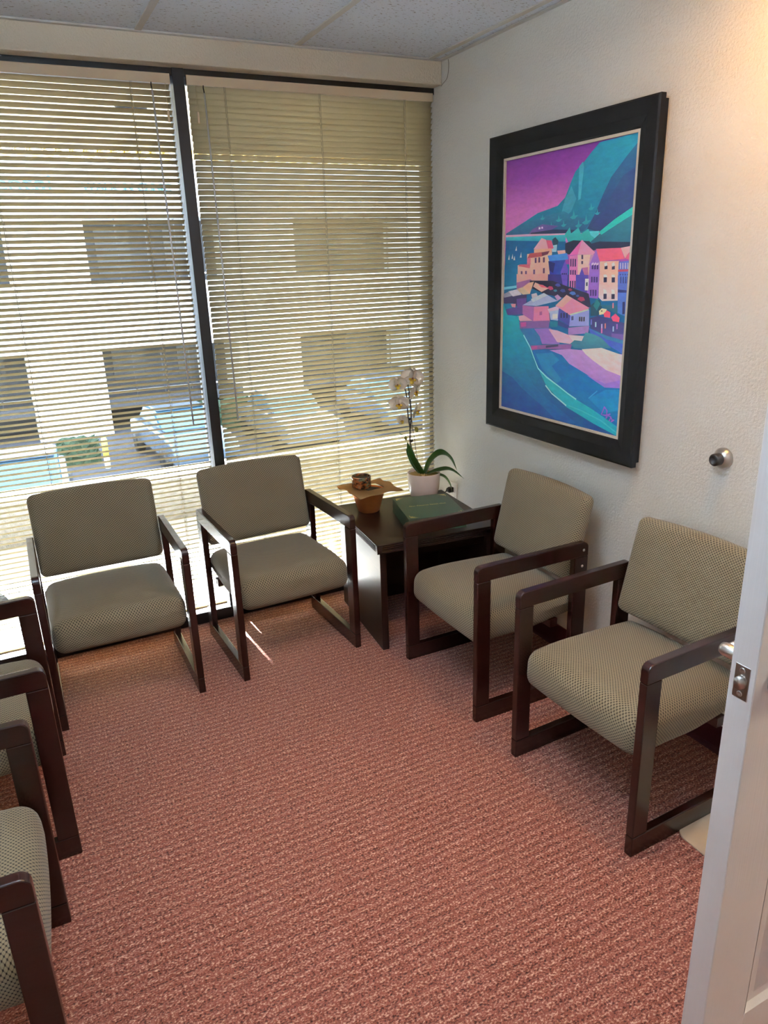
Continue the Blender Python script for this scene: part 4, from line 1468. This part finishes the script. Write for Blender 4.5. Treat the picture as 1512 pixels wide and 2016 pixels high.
 ((40, 50, 110), None, [(0.931, 0.514), (1.000, 0.512), (1.000, 0.504), (0.932, 0.504)]),
 ((36, 40, 90), None, [(0.968, 0.473), (0.984, 0.474), (0.988, 0.433), (0.972, 0.432)]),
 ((44, 54, 118), None, [(0.942, 0.557), (0.949, 0.557), (0.951, 0.535), (0.944, 0.535)]),
 ((44, 54, 118), None, [(0.958, 0.557), (0.965, 0.557), (0.968, 0.535), (0.960, 0.535)]),
 ((44, 54, 118), None, [(0.974, 0.557), (0.981, 0.557), (0.984, 0.535), (0.976, 0.535)]),
 ((44, 54, 118), None, [(0.986, 0.557), (0.993, 0.557), (0.996, 0.535), (0.988, 0.535)]),
 ((110, 190, 208), None, [(0.002, 0.512), (0.124, 0.520), (0.124, 0.510), (0.003, 0.501)]),
 ((34, 28, 52), None, [(0.244, 0.540), (0.444, 0.540), (0.566, 0.520), (0.729, 0.497), (0.751, 0.450), (0.724, 0.449), (0.530, 0.479), (0.384, 0.489), (0.252, 0.512)]),
 ((180, 60, 90), None, [(0.398, 0.513), (0.416, 0.520), (0.441, 0.519), (0.452, 0.509), (0.426, 0.505)]),
 ((70, 80, 150), None, [(0.462, 0.524), (0.478, 0.531), (0.500, 0.530), (0.511, 0.521), (0.487, 0.518)]),
 ((60, 70, 130), None, [(0.504, 0.504), (0.520, 0.511), (0.542, 0.510), (0.552, 0.501), (0.528, 0.498)]),
 ((70, 110, 170), None, [(0.580, 0.496), (0.598, 0.503), (0.623, 0.502), (0.634, 0.493), (0.608, 0.489)]),
 ((170, 60, 90), None, [(0.645, 0.476), (0.665, 0.485), (0.692, 0.484), (0.705, 0.473), (0.676, 0.468)]),
 ((150, 60, 80), None, [(0.569, 0.509), (0.581, 0.514), (0.597, 0.513), (0.604, 0.507), (0.587, 0.504)]),
 ((60, 120, 140), None, [(0.451, 0.504), (0.462, 0.508), (0.477, 0.508), (0.484, 0.502), (0.467, 0.499)]),
 ((60, 90, 150), None, [(0.631, 0.487), (0.641, 0.492), (0.655, 0.491), (0.661, 0.486), (0.646, 0.483)]),
 ((52, 40, 76), None, [(0.000, 0.472), (0.219, 0.485), (0.223, 0.448), (0.127, 0.435), (0.002, 0.446)]),
 ((96, 66, 130), None, [(0.126, 0.466), (0.219, 0.472), (0.216, 0.433), (0.133, 0.431)]),
 ((150, 150, 168), None, [(0.001, 0.484), (0.077, 0.500), (0.114, 0.481), (0.004, 0.468)]),
 ((206, 200, 210), None, [(0.046, 0.495), (0.142, 0.506), (0.173, 0.484), (0.090, 0.475)]),
 ((196, 170, 140), None, [(0.125, 0.505), (0.194, 0.516), (0.247, 0.488), (0.184, 0.484)]),
 ((250, 170, 138), None, [(0.183, 0.514), (0.234, 0.531), (0.282, 0.536), (0.248, 0.487)]),
 ((244, 176, 158), None, [(0.276, 0.517), (0.293, 0.533), (0.413, 0.512), (0.352, 0.497)]),
 ((220, 100, 110), None, [(0.317, 0.526), (0.361, 0.524), (0.409, 0.512), (0.351, 0.515)]),
 ((168, 182, 214), None, [(0.184, 0.442), (0.373, 0.494), (0.492, 0.466), (0.311, 0.442)]),
 ((196, 206, 230), None, [(0.260, 0.468), (0.373, 0.494), (0.406, 0.485), (0.277, 0.456)]),
 ((190, 150, 190), None, [(0.464, 0.483), (0.489, 0.490), (0.522, 0.477), (0.490, 0.466)]),
 ((205, 196, 205), None, [(0.262, 0.487), (0.308, 0.493), (0.320, 0.481), (0.271, 0.471)]),
 ((168, 100, 162), None, [(0.184, 0.441), (0.291, 0.439), (0.288, 0.380), (0.185, 0.407)]),
 ((232, 128, 166), None, [(0.291, 0.439), (0.417, 0.445), (0.434, 0.385), (0.288, 0.380)]),
 ((150, 70, 120), None, [(0.341, 0.421), (0.363, 0.423), (0.364, 0.409), (0.342, 0.407)]),
 ((232, 190, 210), None, [(0.409, 0.433), (0.502, 0.449), (0.513, 0.431), (0.426, 0.419)]),
 ((176, 190, 226), None, [(0.426, 0.424), (0.505, 0.433), (0.501, 0.392), (0.439, 0.393)]),
 ((225, 230, 245), None, [(0.453, 0.415), (0.494, 0.418), (0.495, 0.400), (0.454, 0.396)]),
 ((66, 72, 148), None, [(0.503, 0.439), (0.599, 0.417), (0.593, 0.377), (0.499, 0.398)]),
 ((150, 160, 216), None, [(0.599, 0.417), (0.740, 0.440), (0.745, 0.383), (0.593, 0.374)]),
 ((238, 140, 168), None, [(0.474, 0.448), (0.561, 0.490), (0.743, 0.446), (0.599, 0.415)]),
 ((244, 170, 160), None, [(0.474, 0.448), (0.561, 0.490), (0.608, 0.478), (0.533, 0.443)]),
 ((190, 205, 190), None, [(0.594, 0.420), (0.734, 0.443), (0.739, 0.439), (0.599, 0.415)]),
 ((30, 28, 60), None, [(0.519, 0.421), (0.530, 0.422), (0.532, 0.404), (0.521, 0.403)]),
 ((30, 28, 60), None, [(0.542, 0.422), (0.553, 0.423), (0.555, 0.405), (0.544, 0.404)]),
 ((30, 28, 60), None, [(0.566, 0.423), (0.577, 0.424), (0.578, 0.405), (0.568, 0.404)]),
 ((60, 60, 100), None, [(0.606, 0.412), (0.624, 0.414), (0.625, 0.399), (0.608, 0.397)]),
 ((26, 28, 50), None, [(0.667, 0.412), (0.677, 0.413), (0.679, 0.397), (0.668, 0.396)]),
 ((26, 28, 50), None, [(0.683, 0.413), (0.693, 0.413), (0.695, 0.397), (0.684, 0.396)]),
 ((26, 28, 50), None, [(0.700, 0.413), (0.710, 0.414), (0.711, 0.398), (0.701, 0.397)]),
 ((86, 68, 130), None, [(0.030, 0.426), (0.186, 0.435), (0.188, 0.405), (0.037, 0.398)]),
 ((24, 120, 150), None, [(0.000, 0.443), (0.091, 0.448), (0.133, 0.436), (0.067, 0.427), (0.005, 0.418)]),
 ((225, 150, 160), None, [(0.072, 0.445), (0.121, 0.446), (0.118, 0.431), (0.085, 0.432)]),
 ((232, 168, 178), None, [(0.135, 0.396), (0.200, 0.403), (0.281, 0.383), (0.166, 0.377)]),
 ((26, 70, 84), None, [(0.750, 0.458), (0.811, 0.479), (0.831, 0.452), (0.808, 0.421), (0.753, 0.419)]),
 ((40, 120, 120), None, [(0.769, 0.455), (0.789, 0.481), (0.817, 0.464), (0.797, 0.438)]),
 ((44, 100, 120), None, [(0.813, 0.460), (0.937, 0.460), (0.940, 0.433), (0.867, 0.444)]),
 ((74, 68, 128), (50, 52, 100), [(0.746, 0.410), (0.808, 0.421), (1.000, 0.402), (1.000, 0.343), (0.876, 0.354), (0.759, 0.375)]),
 ((110, 84, 150), None, [(0.909, 0.364), (1.000, 0.364), (1.000, 0.343), (0.911, 0.351)]),
 ((244, 206, 170), None, [(0.811, 0.438), (0.831, 0.448), (0.866, 0.446), (0.859, 0.430), (0.816, 0.424)]),
 ((40, 30, 40), None, [(0.828, 0.441), (0.835, 0.441), (0.835, 0.436), (0.828, 0.436)]),
 ((206, 70, 96), None, [(0.846, 0.430), (0.867, 0.442), (0.893, 0.436), (0.893, 0.417), (0.852, 0.418)]),
 ((214, 76, 106), None, [(0.899, 0.419), (0.927, 0.433), (0.958, 0.419), (0.955, 0.404), (0.913, 0.406)]),
 ((180, 220, 230), None, [(0.788, 0.398), (0.798, 0.399), (0.800, 0.381), (0.790, 0.380)]),
 ((200, 190, 220), None, [(0.833, 0.393), (0.842, 0.394), (0.844, 0.376), (0.835, 0.375)]),
 ((230, 130, 110), None, [(0.857, 0.396), (0.866, 0.397), (0.868, 0.379), (0.859, 0.378)]),
 ((170, 200, 230), None, [(0.914, 0.388), (0.923, 0.389), (0.925, 0.371), (0.916, 0.370)]),
 ((170, 110, 180), None, [(0.938, 0.397), (0.947, 0.398), (0.949, 0.380), (0.940, 0.379)]),
 ((210, 120, 170), None, [(0.834, 0.378), (0.844, 0.379), (0.846, 0.361), (0.836, 0.360)]),
 ((120, 130, 200), None, [(0.756, 0.406), (0.765, 0.407), (0.767, 0.388), (0.757, 0.387)]),
 ((220, 130, 140), None, [(0.902, 0.468), (0.911, 0.469), (0.913, 0.451), (0.904, 0.450)]),
 ((128, 90, 150), None, [(0.160, 0.375), (0.433, 0.390), (0.427, 0.361), (0.167, 0.345)]),
 ((190, 80, 150), None, [(0.172, 0.371), (0.224, 0.376), (0.225, 0.359), (0.178, 0.354)]),
 ((30, 120, 140), None, [(0.434, 0.387), (0.501, 0.390), (0.498, 0.368), (0.440, 0.365)]),
 ((50, 60, 120), None, [(0.501, 0.394), (0.593, 0.377), (0.589, 0.364), (0.502, 0.374)]),
 ((46, 110, 158), None, [(0.155, 0.346), (0.435, 0.362), (0.590, 0.343), (0.789, 0.345), (0.773, 0.318), (0.623, 0.307), (0.375, 0.294), (0.276, 0.271), (0.204, 0.317)]),
 ((150, 112, 190), None, [(0.300, 0.352), (0.441, 0.361), (0.516, 0.332), (0.523, 0.304), (0.375, 0.295), (0.351, 0.324)]),
 ((222, 178, 198), None, [(0.425, 0.357), (0.499, 0.355), (0.590, 0.343), (0.789, 0.345), (0.773, 0.322), (0.603, 0.309), (0.502, 0.310)]),
 ((240, 208, 212), None, [(0.591, 0.341), (0.793, 0.346), (0.781, 0.327), (0.642, 0.315)]),
 ((165, 130, 192), None, [(0.588, 0.369), (0.749, 0.383), (0.742, 0.356), (0.590, 0.342)]),
 ((70, 100, 184), None, [(0.745, 0.375), (1.000, 0.332), (1.000, 0.295), (0.879, 0.324), (0.761, 0.355)]),
 ((60, 130, 170), None, [(0.759, 0.371), (0.876, 0.354), (0.999, 0.343), (1.000, 0.330), (0.878, 0.341)]),
 ((52, 112, 136), (70, 140, 150), [(0.608, 0.309), (0.641, 0.325), (0.698, 0.325), (0.723, 0.358), (0.788, 0.354), (0.842, 0.344), (0.915, 0.312), (0.793, 0.303), (0.643, 0.296)]),
 ((140, 90, 152), None, [(0.273, 0.283), (0.397, 0.293), (0.623, 0.309), (0.615, 0.290), (0.398, 0.277), (0.282, 0.265)]),
 ((60, 60, 96), None, [(0.408, 0.291), (0.513, 0.302), (0.513, 0.294), (0.409, 0.282)]),
 ((176, 80, 140), None, [(0.277, 0.281), (0.331, 0.286), (0.332, 0.274), (0.283, 0.268)]),
 ((10, 64, 122), (22, 168, 176), [(0.000, 0.443), (0.043, 0.398), (0.153, 0.396), (0.167, 0.346), (0.203, 0.322), (0.270, 0.275), (0.302, 0.242), (0.348, 0.195), (0.418, 0.140), (0.517, 0.100), (0.724, 0.049), (0.875, 0.034), (1.000, 0.000), (0.000, 0.000)]),
 ((10, 74, 132), (14, 146, 166), [(0.000, 0.334), (0.095, 0.323), (0.171, 0.244), (0.246, 0.166), (0.318, 0.121), (0.433, 0.081), (0.563, 0.045), (0.688, 0.011), (0.629, 0.000), (0.000, 0.000)]),
 ((12, 62, 122), (12, 84, 138), [(0.000, 0.157), (0.102, 0.139), (0.214, 0.096), (0.391, 0.046), (0.525, 0.000), (0.000, 0.000)]),
 ((8, 112, 170), (10, 98, 158), [(0.287, 0.265), (0.441, 0.276), (0.546, 0.263), (0.609, 0.234), (0.757, 0.203), (0.887, 0.168), (0.998, 0.181), (1.000, 0.030), (0.816, 0.076), (0.680, 0.102), (0.514, 0.139), (0.359, 0.196)]),
 ((34, 126, 170), None, [(0.322, 0.253), (0.463, 0.267), (0.528, 0.242), (0.467, 0.214), (0.554, 0.167), (0.514, 0.149), (0.381, 0.197)]),
 ((20, 126, 178), None, [(0.774, 0.116), (0.897, 0.161), (0.997, 0.170), (0.999, 0.095), (0.889, 0.073)]),
 ((18, 158, 178), (46, 178, 184), [(0.336, 0.204), (0.427, 0.166), (0.557, 0.133), (0.680, 0.102), (0.816, 0.076), (0.998, 0.034), (1.000, 0.000), (0.821, 0.025), (0.603, 0.064), (0.429, 0.129)]),
 ((170, 128, 205), (186, 146, 206), [(0.441, 0.275), (0.605, 0.290), (1.000, 0.296), (1.000, 0.176), (0.887, 0.168), (0.757, 0.203), (0.609, 0.234), (0.546, 0.263)]),
 ((236, 196, 202), (244, 214, 210), [(0.701, 0.295), (0.846, 0.309), (1.000, 0.292), (1.000, 0.219), (0.889, 0.232), (0.788, 0.260), (0.731, 0.279)]),
 ((150, 118, 206), None, [(0.747, 0.202), (0.886, 0.182), (0.995, 0.205), (1.000, 0.176), (0.887, 0.168)]),
 ((150, 220, 222), None, [(0.206, 0.325), (0.273, 0.277), (0.267, 0.273), (0.201, 0.320)]),
 ((150, 220, 222), None, [(0.273, 0.277), (0.303, 0.244), (0.297, 0.240), (0.267, 0.273)]),
 ((150, 220, 222), None, [(0.303, 0.244), (0.350, 0.197), (0.345, 0.193), (0.297, 0.240)]),
 ((150, 220, 222), None, [(0.350, 0.197), (0.429, 0.169), (0.425, 0.163), (0.345, 0.193)]),
 ((150, 220, 222), None, [(0.429, 0.169), (0.537, 0.141), (0.534, 0.136), (0.425, 0.163)]),
 ((150, 220, 222), None, [(0.537, 0.141), (0.610, 0.121), (0.607, 0.116), (0.534, 0.136)]),
 ((150, 220, 222), None, [(0.610, 0.121), (0.681, 0.105), (0.679, 0.099), (0.607, 0.116)]),
 ((170, 226, 226), None, [(0.421, 0.135), (0.476, 0.108), (0.472, 0.103), (0.416, 0.130)]),
 ((170, 226, 226), None, [(0.476, 0.108), (0.541, 0.090), (0.538, 0.084), (0.472, 0.103)]),
 ((170, 226, 226), None, [(0.541, 0.090), (0.604, 0.072), (0.601, 0.066), (0.538, 0.084)]),
 ((60, 150, 190), None, [(0.773, 0.118), (0.834, 0.152), (0.837, 0.149), (0.776, 0.115)]),
 ((60, 180, 190), None, [(0.623, 0.074), (0.723, 0.066), (0.722, 0.061), (0.622, 0.069)]),
 ((60, 180, 190), None, [(0.723, 0.066), (0.875, 0.046), (0.873, 0.041), (0.722, 0.061)]),
 ((60, 180, 190), None, [(0.875, 0.046), (0.993, 0.015), (0.991, 0.010), (0.873, 0.041)]),
 ((150, 90, 190), None, [(0.900, 0.098), (0.880, 0.067), (0.873, 0.066), (0.893, 0.100)]),
 ((150, 90, 190), None, [(0.880, 0.067), (0.906, 0.069), (0.908, 0.064), (0.873, 0.066)]),
 ((150, 90, 190), None, [(0.906, 0.069), (0.940, 0.078), (0.942, 0.073), (0.908, 0.064)]),
 ((150, 90, 190), None, [(0.897, 0.099), (0.919, 0.086), (0.912, 0.085), (0.893, 0.095)]),
 ((150, 90, 190), None, [(0.919, 0.086), (0.916, 0.056), (0.910, 0.054), (0.912, 0.085)]),
 ((150, 90, 190), None, [(0.916, 0.056), (0.923, 0.070), (0.926, 0.066), (0.910, 0.054)]),
 ((150, 90, 190), None, [(0.923, 0.070), (0.950, 0.067), (0.944, 0.065), (0.926, 0.066)]),
 ((150, 90, 190), None, [(0.950, 0.067), (0.939, 0.048), (0.932, 0.050), (0.944, 0.065)]),
 ((150, 90, 190), None, [(0.945, 0.067), (0.965, 0.053), (0.958, 0.051), (0.940, 0.064)]),
 ((150, 90, 190), None, [(0.965, 0.053), (0.946, 0.050), (0.951, 0.046), (0.958, 0.051)]),
 ((150, 90, 190), None, [(0.946, 0.050), (0.968, 0.060), (0.971, 0.055), (0.951, 0.046)]),
]

def build_painting():
    ya, yb, za, zb = -0.509, -1.395, 0.896, 2.051     # outer frame (left, right, bottom, top)
    yc, zc = (ya + yb) / 2, (za + zb) / 2
    o = tag(empty('framed_painting', (0.0, yc, zc)), 'large colourful seaside village painting in a wide black frame', 'painting')
    hw, hh = (ya - yb) / 2, (zb - za) / 2
    fw, fwv = 0.084, 0.080
    # profile across the frame (inset, x): back lip, outer side, flat face, sloping in
    prof = [(0.012, -0.002), (0.012, -0.020), (0.0, -0.026), (0.0, -0.046), (0.006, -0.050), (0.050, -0.048), (0.078, -0.040), (fw, -0.036), (fw, -0.010), (0.06, -0.002)]
    corners = [(1, -1), (-1, -1), (-1, 1), (1, 1)]    # (y sign, z sign)
    for k in range(4):
        a, b = corners[k], corners[(k + 1) % 4]
        bm = bmesh.new()
        R = []
        for c in (a, b):
            R.append([bm.verts.new((x, c[0] * (hw - i), c[1] * (hh - i))) for i, x in prof])
        n = len(prof)
        for i in range(n):
            bm.faces.new((R[0][i], R[0][(i + 1) % n], R[1][(i + 1) % n], R[1][i]))
        bm.faces.new(R[0])
        bm.faces.new(R[1][::-1])
        new_obj('frame_rail', to_mesh('frame_rail', bm), MAT['frame'], o)
    # pale inner liner
    iw, ih = hw - fw, hh - fw
    bm = bmesh.new()
    lw = 0.009
    for lo, hi in (((-0.036, -iw, -ih), (-0.026, iw, -ih + lw)), ((-0.036, -iw, ih - lw), (-0.026, iw, ih)), ((-0.036, -iw, -ih + lw), (-0.026, -iw + lw, ih - lw)), ((-0.036, iw - lw, -ih + lw), (-0.026, iw, ih - lw))):
        add_box(bm, lo, hi)
    new_obj('inner_liner', to_mesh('inner_liner', bm), MAT['frameliner'], o)
    cw, ch = iw - lw, ih - lw
    bm = bmesh.new()
    col = bm.loops.layers.float_color.new('Col')
    def P(u, v, x):
        return Vector((x, cw - 2 * cw * u, -ch + 2 * ch * v))
    def face(pts, cols, x):
        vs = [bm.verts.new(P(u, v, x)) for u, v in pts]
        for tri in tessellate_polygon([[Vector((u, v, 0)) for u, v in pts]]):
            if len(set(tri)) < 3:
                continue
            try:
                f = bm.faces.new([vs[i] for i in tri])
            except ValueError:
                continue
            for lp, i in zip(f.loops, tri):
                lp[col] = cols[i]
    face([(0, 0), (1, 0), (1, 1), (0, 1)], [S(20, 100, 140)] * 4, -0.0280)
    for k, (c0, c1, pts) in enumerate(PAINTING):
        vs = [p[1] for p in pts]
        lo, hi = min(vs), max(vs)
        cs = []
        for p in pts:
            t = (p[1] - lo) / (hi - lo + 1e-9)
            a = c0 if c1 is None else tuple(c0[i] + (c1[i] - c0[i]) * t for i in range(3))
            cs.append(S(*a))
        face(pts, cs, -0.0281 - 0.00001 * k)
    me = bpy.data.meshes.new('canvas')
    bm.to_mesh(me)
    bm.free()
    new_obj('canvas', me, MAT['canvas'], o)
    new_obj('backing', box_mesh('backing', (-0.024, -iw - 0.01, -ih - 0.01), (-0.004, iw + 0.01, ih + 0.01)), MAT['kraft'], o)
build_painting()

# ================================================================ OUTSIDE
stucco = mat_stucco('pale_stucco', S(150, 148, 140))
stucco_eave = mat_stucco('eave_stucco', S(214, 204, 180), 0.6)
deckm = plain('bright_concrete', S(214, 216, 220), 0.8, var=0.03, vscale=6)
bwhite = plain('white_facade', S(222, 222, 222), 0.8, var=0.02, vscale=2)
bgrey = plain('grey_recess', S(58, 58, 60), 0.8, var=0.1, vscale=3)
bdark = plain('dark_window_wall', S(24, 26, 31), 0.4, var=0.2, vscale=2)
asphalt = plain('asphalt', S(70, 70, 74), 0.9, var=0.15, vscale=4)
yellow = plain('safety_yellow', S(236, 222, 96), 0.6)
hedgem = plain('hedge_leaves', S(44, 62, 40), 0.9, var=0.6, vscale=12)
tilem = plain('cream_roof_tile', S(226, 204, 140), 0.8, var=0.15)
signblue = plain('sign_blue', S(60, 140, 196), 0.5, var=0.02)

struct(new_obj('walkway', box_mesh('walkway', (-9, 0.12, -0.3), (9, 1.9, -0.1)), deckm), 'sunlit concrete walkway outside the window')
struct(new_obj('parapet', box_mesh('parapet', (-9, 1.9, -0.6), (9, 2.08, 0.205)), stucco), 'low stucco parapet outside the window')
new_cap = struct(new_obj('parapet_cap', box_mesh('parapet_cap', (-9, 1.87, 0.205), (9, 2.11, 0.235), 0.004), bwhite))  # white strip painted in for the sunlit parapet top
struct(new_obj('outer_wall', box_mesh('outer_wall', (0.12, 0.0, -0.3), (9, 0.12, 2.6)), stucco))
struct(new_obj('outer_wall_left', box_mesh('outer_wall_left', (-9, 0.0, -0.3), (XL - 0.12, 0.12, 2.6)), stucco))
eave = struct(new_obj('eave', box_mesh('eave', (-9, 0.12, 2.60), (9, 4.2, 2.72)), stucco_eave), 'stucco roof overhang outside')
bm = bmesh.new()
add_lathe(bm, [(0.052, 0.0), (0.052, 0.30), (0.045, 0.30), (0.045, 0.0)], 16, (0, 0, 0), 'y', closed=True)
TILE_ME = to_mesh('roof_tile', bm, True)
TILE_ME.materials.append(tilem)
x = -3.2
while x < 3.4:
    new_obj('roof_tile', TILE_ME, None, eave, (x, 4.08, 2.595))
    x += 0.112
rl = new_obj('soffit_light', lathe_mesh('soffit_light', [(0.0, 0.0), (0.10, 0.0), (0.10, -0.02), (0.085, -0.028), (0.0, -0.028)], 32), MAT['blackplastic'], eave, (-0.93, 2.25, 2.60))

GZ = -3.5
struct(new_obj('ground', box_mesh('ground', (-60, 2.2, GZ - 0.2), (60, 60, GZ)), asphalt), 'asphalt parking lot below')

FY = 22.0
bd = tag(empty('office_building', (0, FY, GZ)), 'white office block with open grey galleries across the parking lot', 'building')
def bpart(name, lo, hi, mat, par=bd):
    return new_obj(name, box_mesh(name, (lo[0], lo[1] - FY, lo[2] - GZ), (hi[0], hi[1] - FY, hi[2] - GZ)), mat, par)
bpart('facade_band', (-30, FY, 3.10), (40, FY + 2.2, 7.2), bwhite)
bpart('facade_band', (-30, FY, -0.85), (40, FY + 2.2, 1.16), bwhite)
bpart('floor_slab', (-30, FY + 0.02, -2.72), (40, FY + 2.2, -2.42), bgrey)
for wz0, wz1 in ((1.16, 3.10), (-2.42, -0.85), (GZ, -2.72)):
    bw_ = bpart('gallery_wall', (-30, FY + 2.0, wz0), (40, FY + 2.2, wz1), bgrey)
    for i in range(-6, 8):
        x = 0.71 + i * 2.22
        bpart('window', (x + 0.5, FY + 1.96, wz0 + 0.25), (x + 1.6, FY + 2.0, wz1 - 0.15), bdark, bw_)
for k in range(-4, 6):
    x0 = -1.52 + 6.70 * k
    bpart('column_panel', (x0, FY - 0.05, GZ), (x0 + 2.23, FY + 2.0, 3.12), bwhite)
    for zr in (1.16, -2.42):
        r_ = bpart('rail', (x0 + 2.23, FY + 0.02, zr + 0.22), (x0 + 6.70, FY + 0.06, zr + 0.27), bwhite)
        for q in range(1, 5):
            bpart('post', (x0 + 2.23 + q * 0.90, FY + 0.02, zr), (x0 + 2.27 + q * 0.90, FY + 0.06, zr + 1.9 if zr > 0 else zr + 1.5), bdark, r_)
# sign letters on the facade
def sign(body, x0, zb, size, label, depth=0.05, stretch=1.0):
    o = tag(empty('facade_sign', (x0, FY - 0.06, zb)), label, 'sign')
    x = 0.0
    for ch in body:
        if ch == ' ':
            x += size * 0.35 * stretch
            continue
        me = text_mesh(ch, size, depth, 'letter', 'LEFT')
        xs = [v.co.x for v in me.vertices]
        mn, mx = min(xs), max(xs)
        me.transform(Matrix.Translation((-mn, 0, 0)))
        me.transform(Matrix.Diagonal((stretch, 1, 1, 1)))
        new_obj('letter', me, signblue, o, (x, 0, 0), (PI / 2, 0, 0))
        x += (mx - mn) * stretch + size * 0.07
    return o
sign('Dental', -2.05, 4.02, 0.62, 'light blue raised Dental letters on the white facade opposite', stretch=1.35)
sign('WALK IN CLINIC', 0.86, 3.95, 0.33, 'small light blue WALK IN CLINIC letters on the white facade opposite', stretch=1.08)

for k, (x, y) in enumerate(((-0.06, 17.4), (-1.36, 17.2), (-2.24, 17.2))):
    b = empty('bollard', (x, y, GZ))
    tag(b, ['yellow banded post right of the hedge outside', 'yellow banded post left of the hedge outside', 'yellow banded post farthest left outside'][k], 'bollard', 'yellow posts outside')
    new_obj('post', lathe_mesh('post', [(0.0, 0.0), (0.075, 0.0), (0.075, 0.36), (0.0, 0.36)], 16), bwhite, b)
    new_obj('cap', lathe_mesh('cap', [(0.0, 0.36), (0.078, 0.36), (0.078, 0.80), (0.05, 0.86), (0.0, 0.88)], 16), yellow, b)

def hedge(x0, x1, y, zt, label):
    bm = bmesh.new()
    add_box(bm, (x0, y - 0.35, 0), (x1, y + 0.35, zt))
    bmesh.ops.subdivide_edges(bm, edges=bm.edges[:], cuts=9, use_grid_fill=True)
    for v in bm.verts:
        v.co += Vector((rnd.uniform(-.06, .06), rnd.uniform(-.06, .06), rnd.uniform(-.07, .07) if v.co.z > 0.05 else 0))
    o = new_obj('hedge', to_mesh('hedge', bm), hedgem, None, (0, 0, GZ))
    tag(o, label, 'hedge')
hedge(-1.15, -0.15, 18.6, 0.62, 'clipped green hedge between the yellow posts outside')
hedge(2.6, 5.0, 20.6, 0.9, 'low green hedge behind the parked cars outside')

carglass = plain('car_glass', S(60, 92, 112), 0.08, spec=0.8, var=0.02)
def car(x, y, rz, col, label):
    paint = plain('car_paint', col, 0.25, spec=0.6, coat=0.6, var=0.02)
    o = tag(empty('parked_car', (x, y, GZ), rz), label, 'car', 'cars parked outside')
    bm = bmesh.new()
    prof = [(-2.2, 0.35), (-2.25, 0.62), (-2.1, 0.82), (-1.35, 0.95), (-0.75, 0.98), (0.0, 1.0), (1.0, 1.0), (1.7, 0.98), (2.15, 0.9), (2.25, 0.6), (2.2, 0.35)]
    add_prism(bm, prof, 'y', -0.88, 0.88, 0.06)
    body = new_obj('body', to_mesh('body', bm), paint, o)
    bm = bmesh.new()
    cab = [(-0.95, 0.97), (-0.25, 1.40), (0.25, 1.46), (1.0, 1.43), (1.75, 0.99)]
    add_prism(bm, cab, 'y', -0.74, 0.74, 0.08)
    cabin = new_obj('cabin', to_mesh('cabin', bm), carglass, o)
    new_obj('roof', box_mesh('roof', (-0.22, -0.66, 1.43), (0.95, 0.66, 1.475), 0.02), paint, o)
    for sx in (-1.35, 1.4):
        for sy in (-0.86, 0.86):
            new_obj('wheel', lathe_mesh('wheel', [(0.0, -0.1), (0.30, -0.1), (0.32, -0.07), (0.32, 0.07), (0.30, 0.1), (0.0, 0.1)], 20, (sx, sy, 0.32), 'y'), MAT['blackplastic'], o)
car(2.0, 17.4, math.radians(95), S(78, 92, 106), 'pale blue car parked just left of the mullion outside')
car(-2.1, 13.6, math.radians(88), S(66, 80, 98), 'pale car parked farthest left outside')
car(5.3, 17.8, math.radians(92), S(100, 104, 110), 'silver car parked beyond the right blind outside')
car(8.9, 18.4, math.radians(88), S(78, 96, 118), 'light blue car parked beyond the orchid outside')
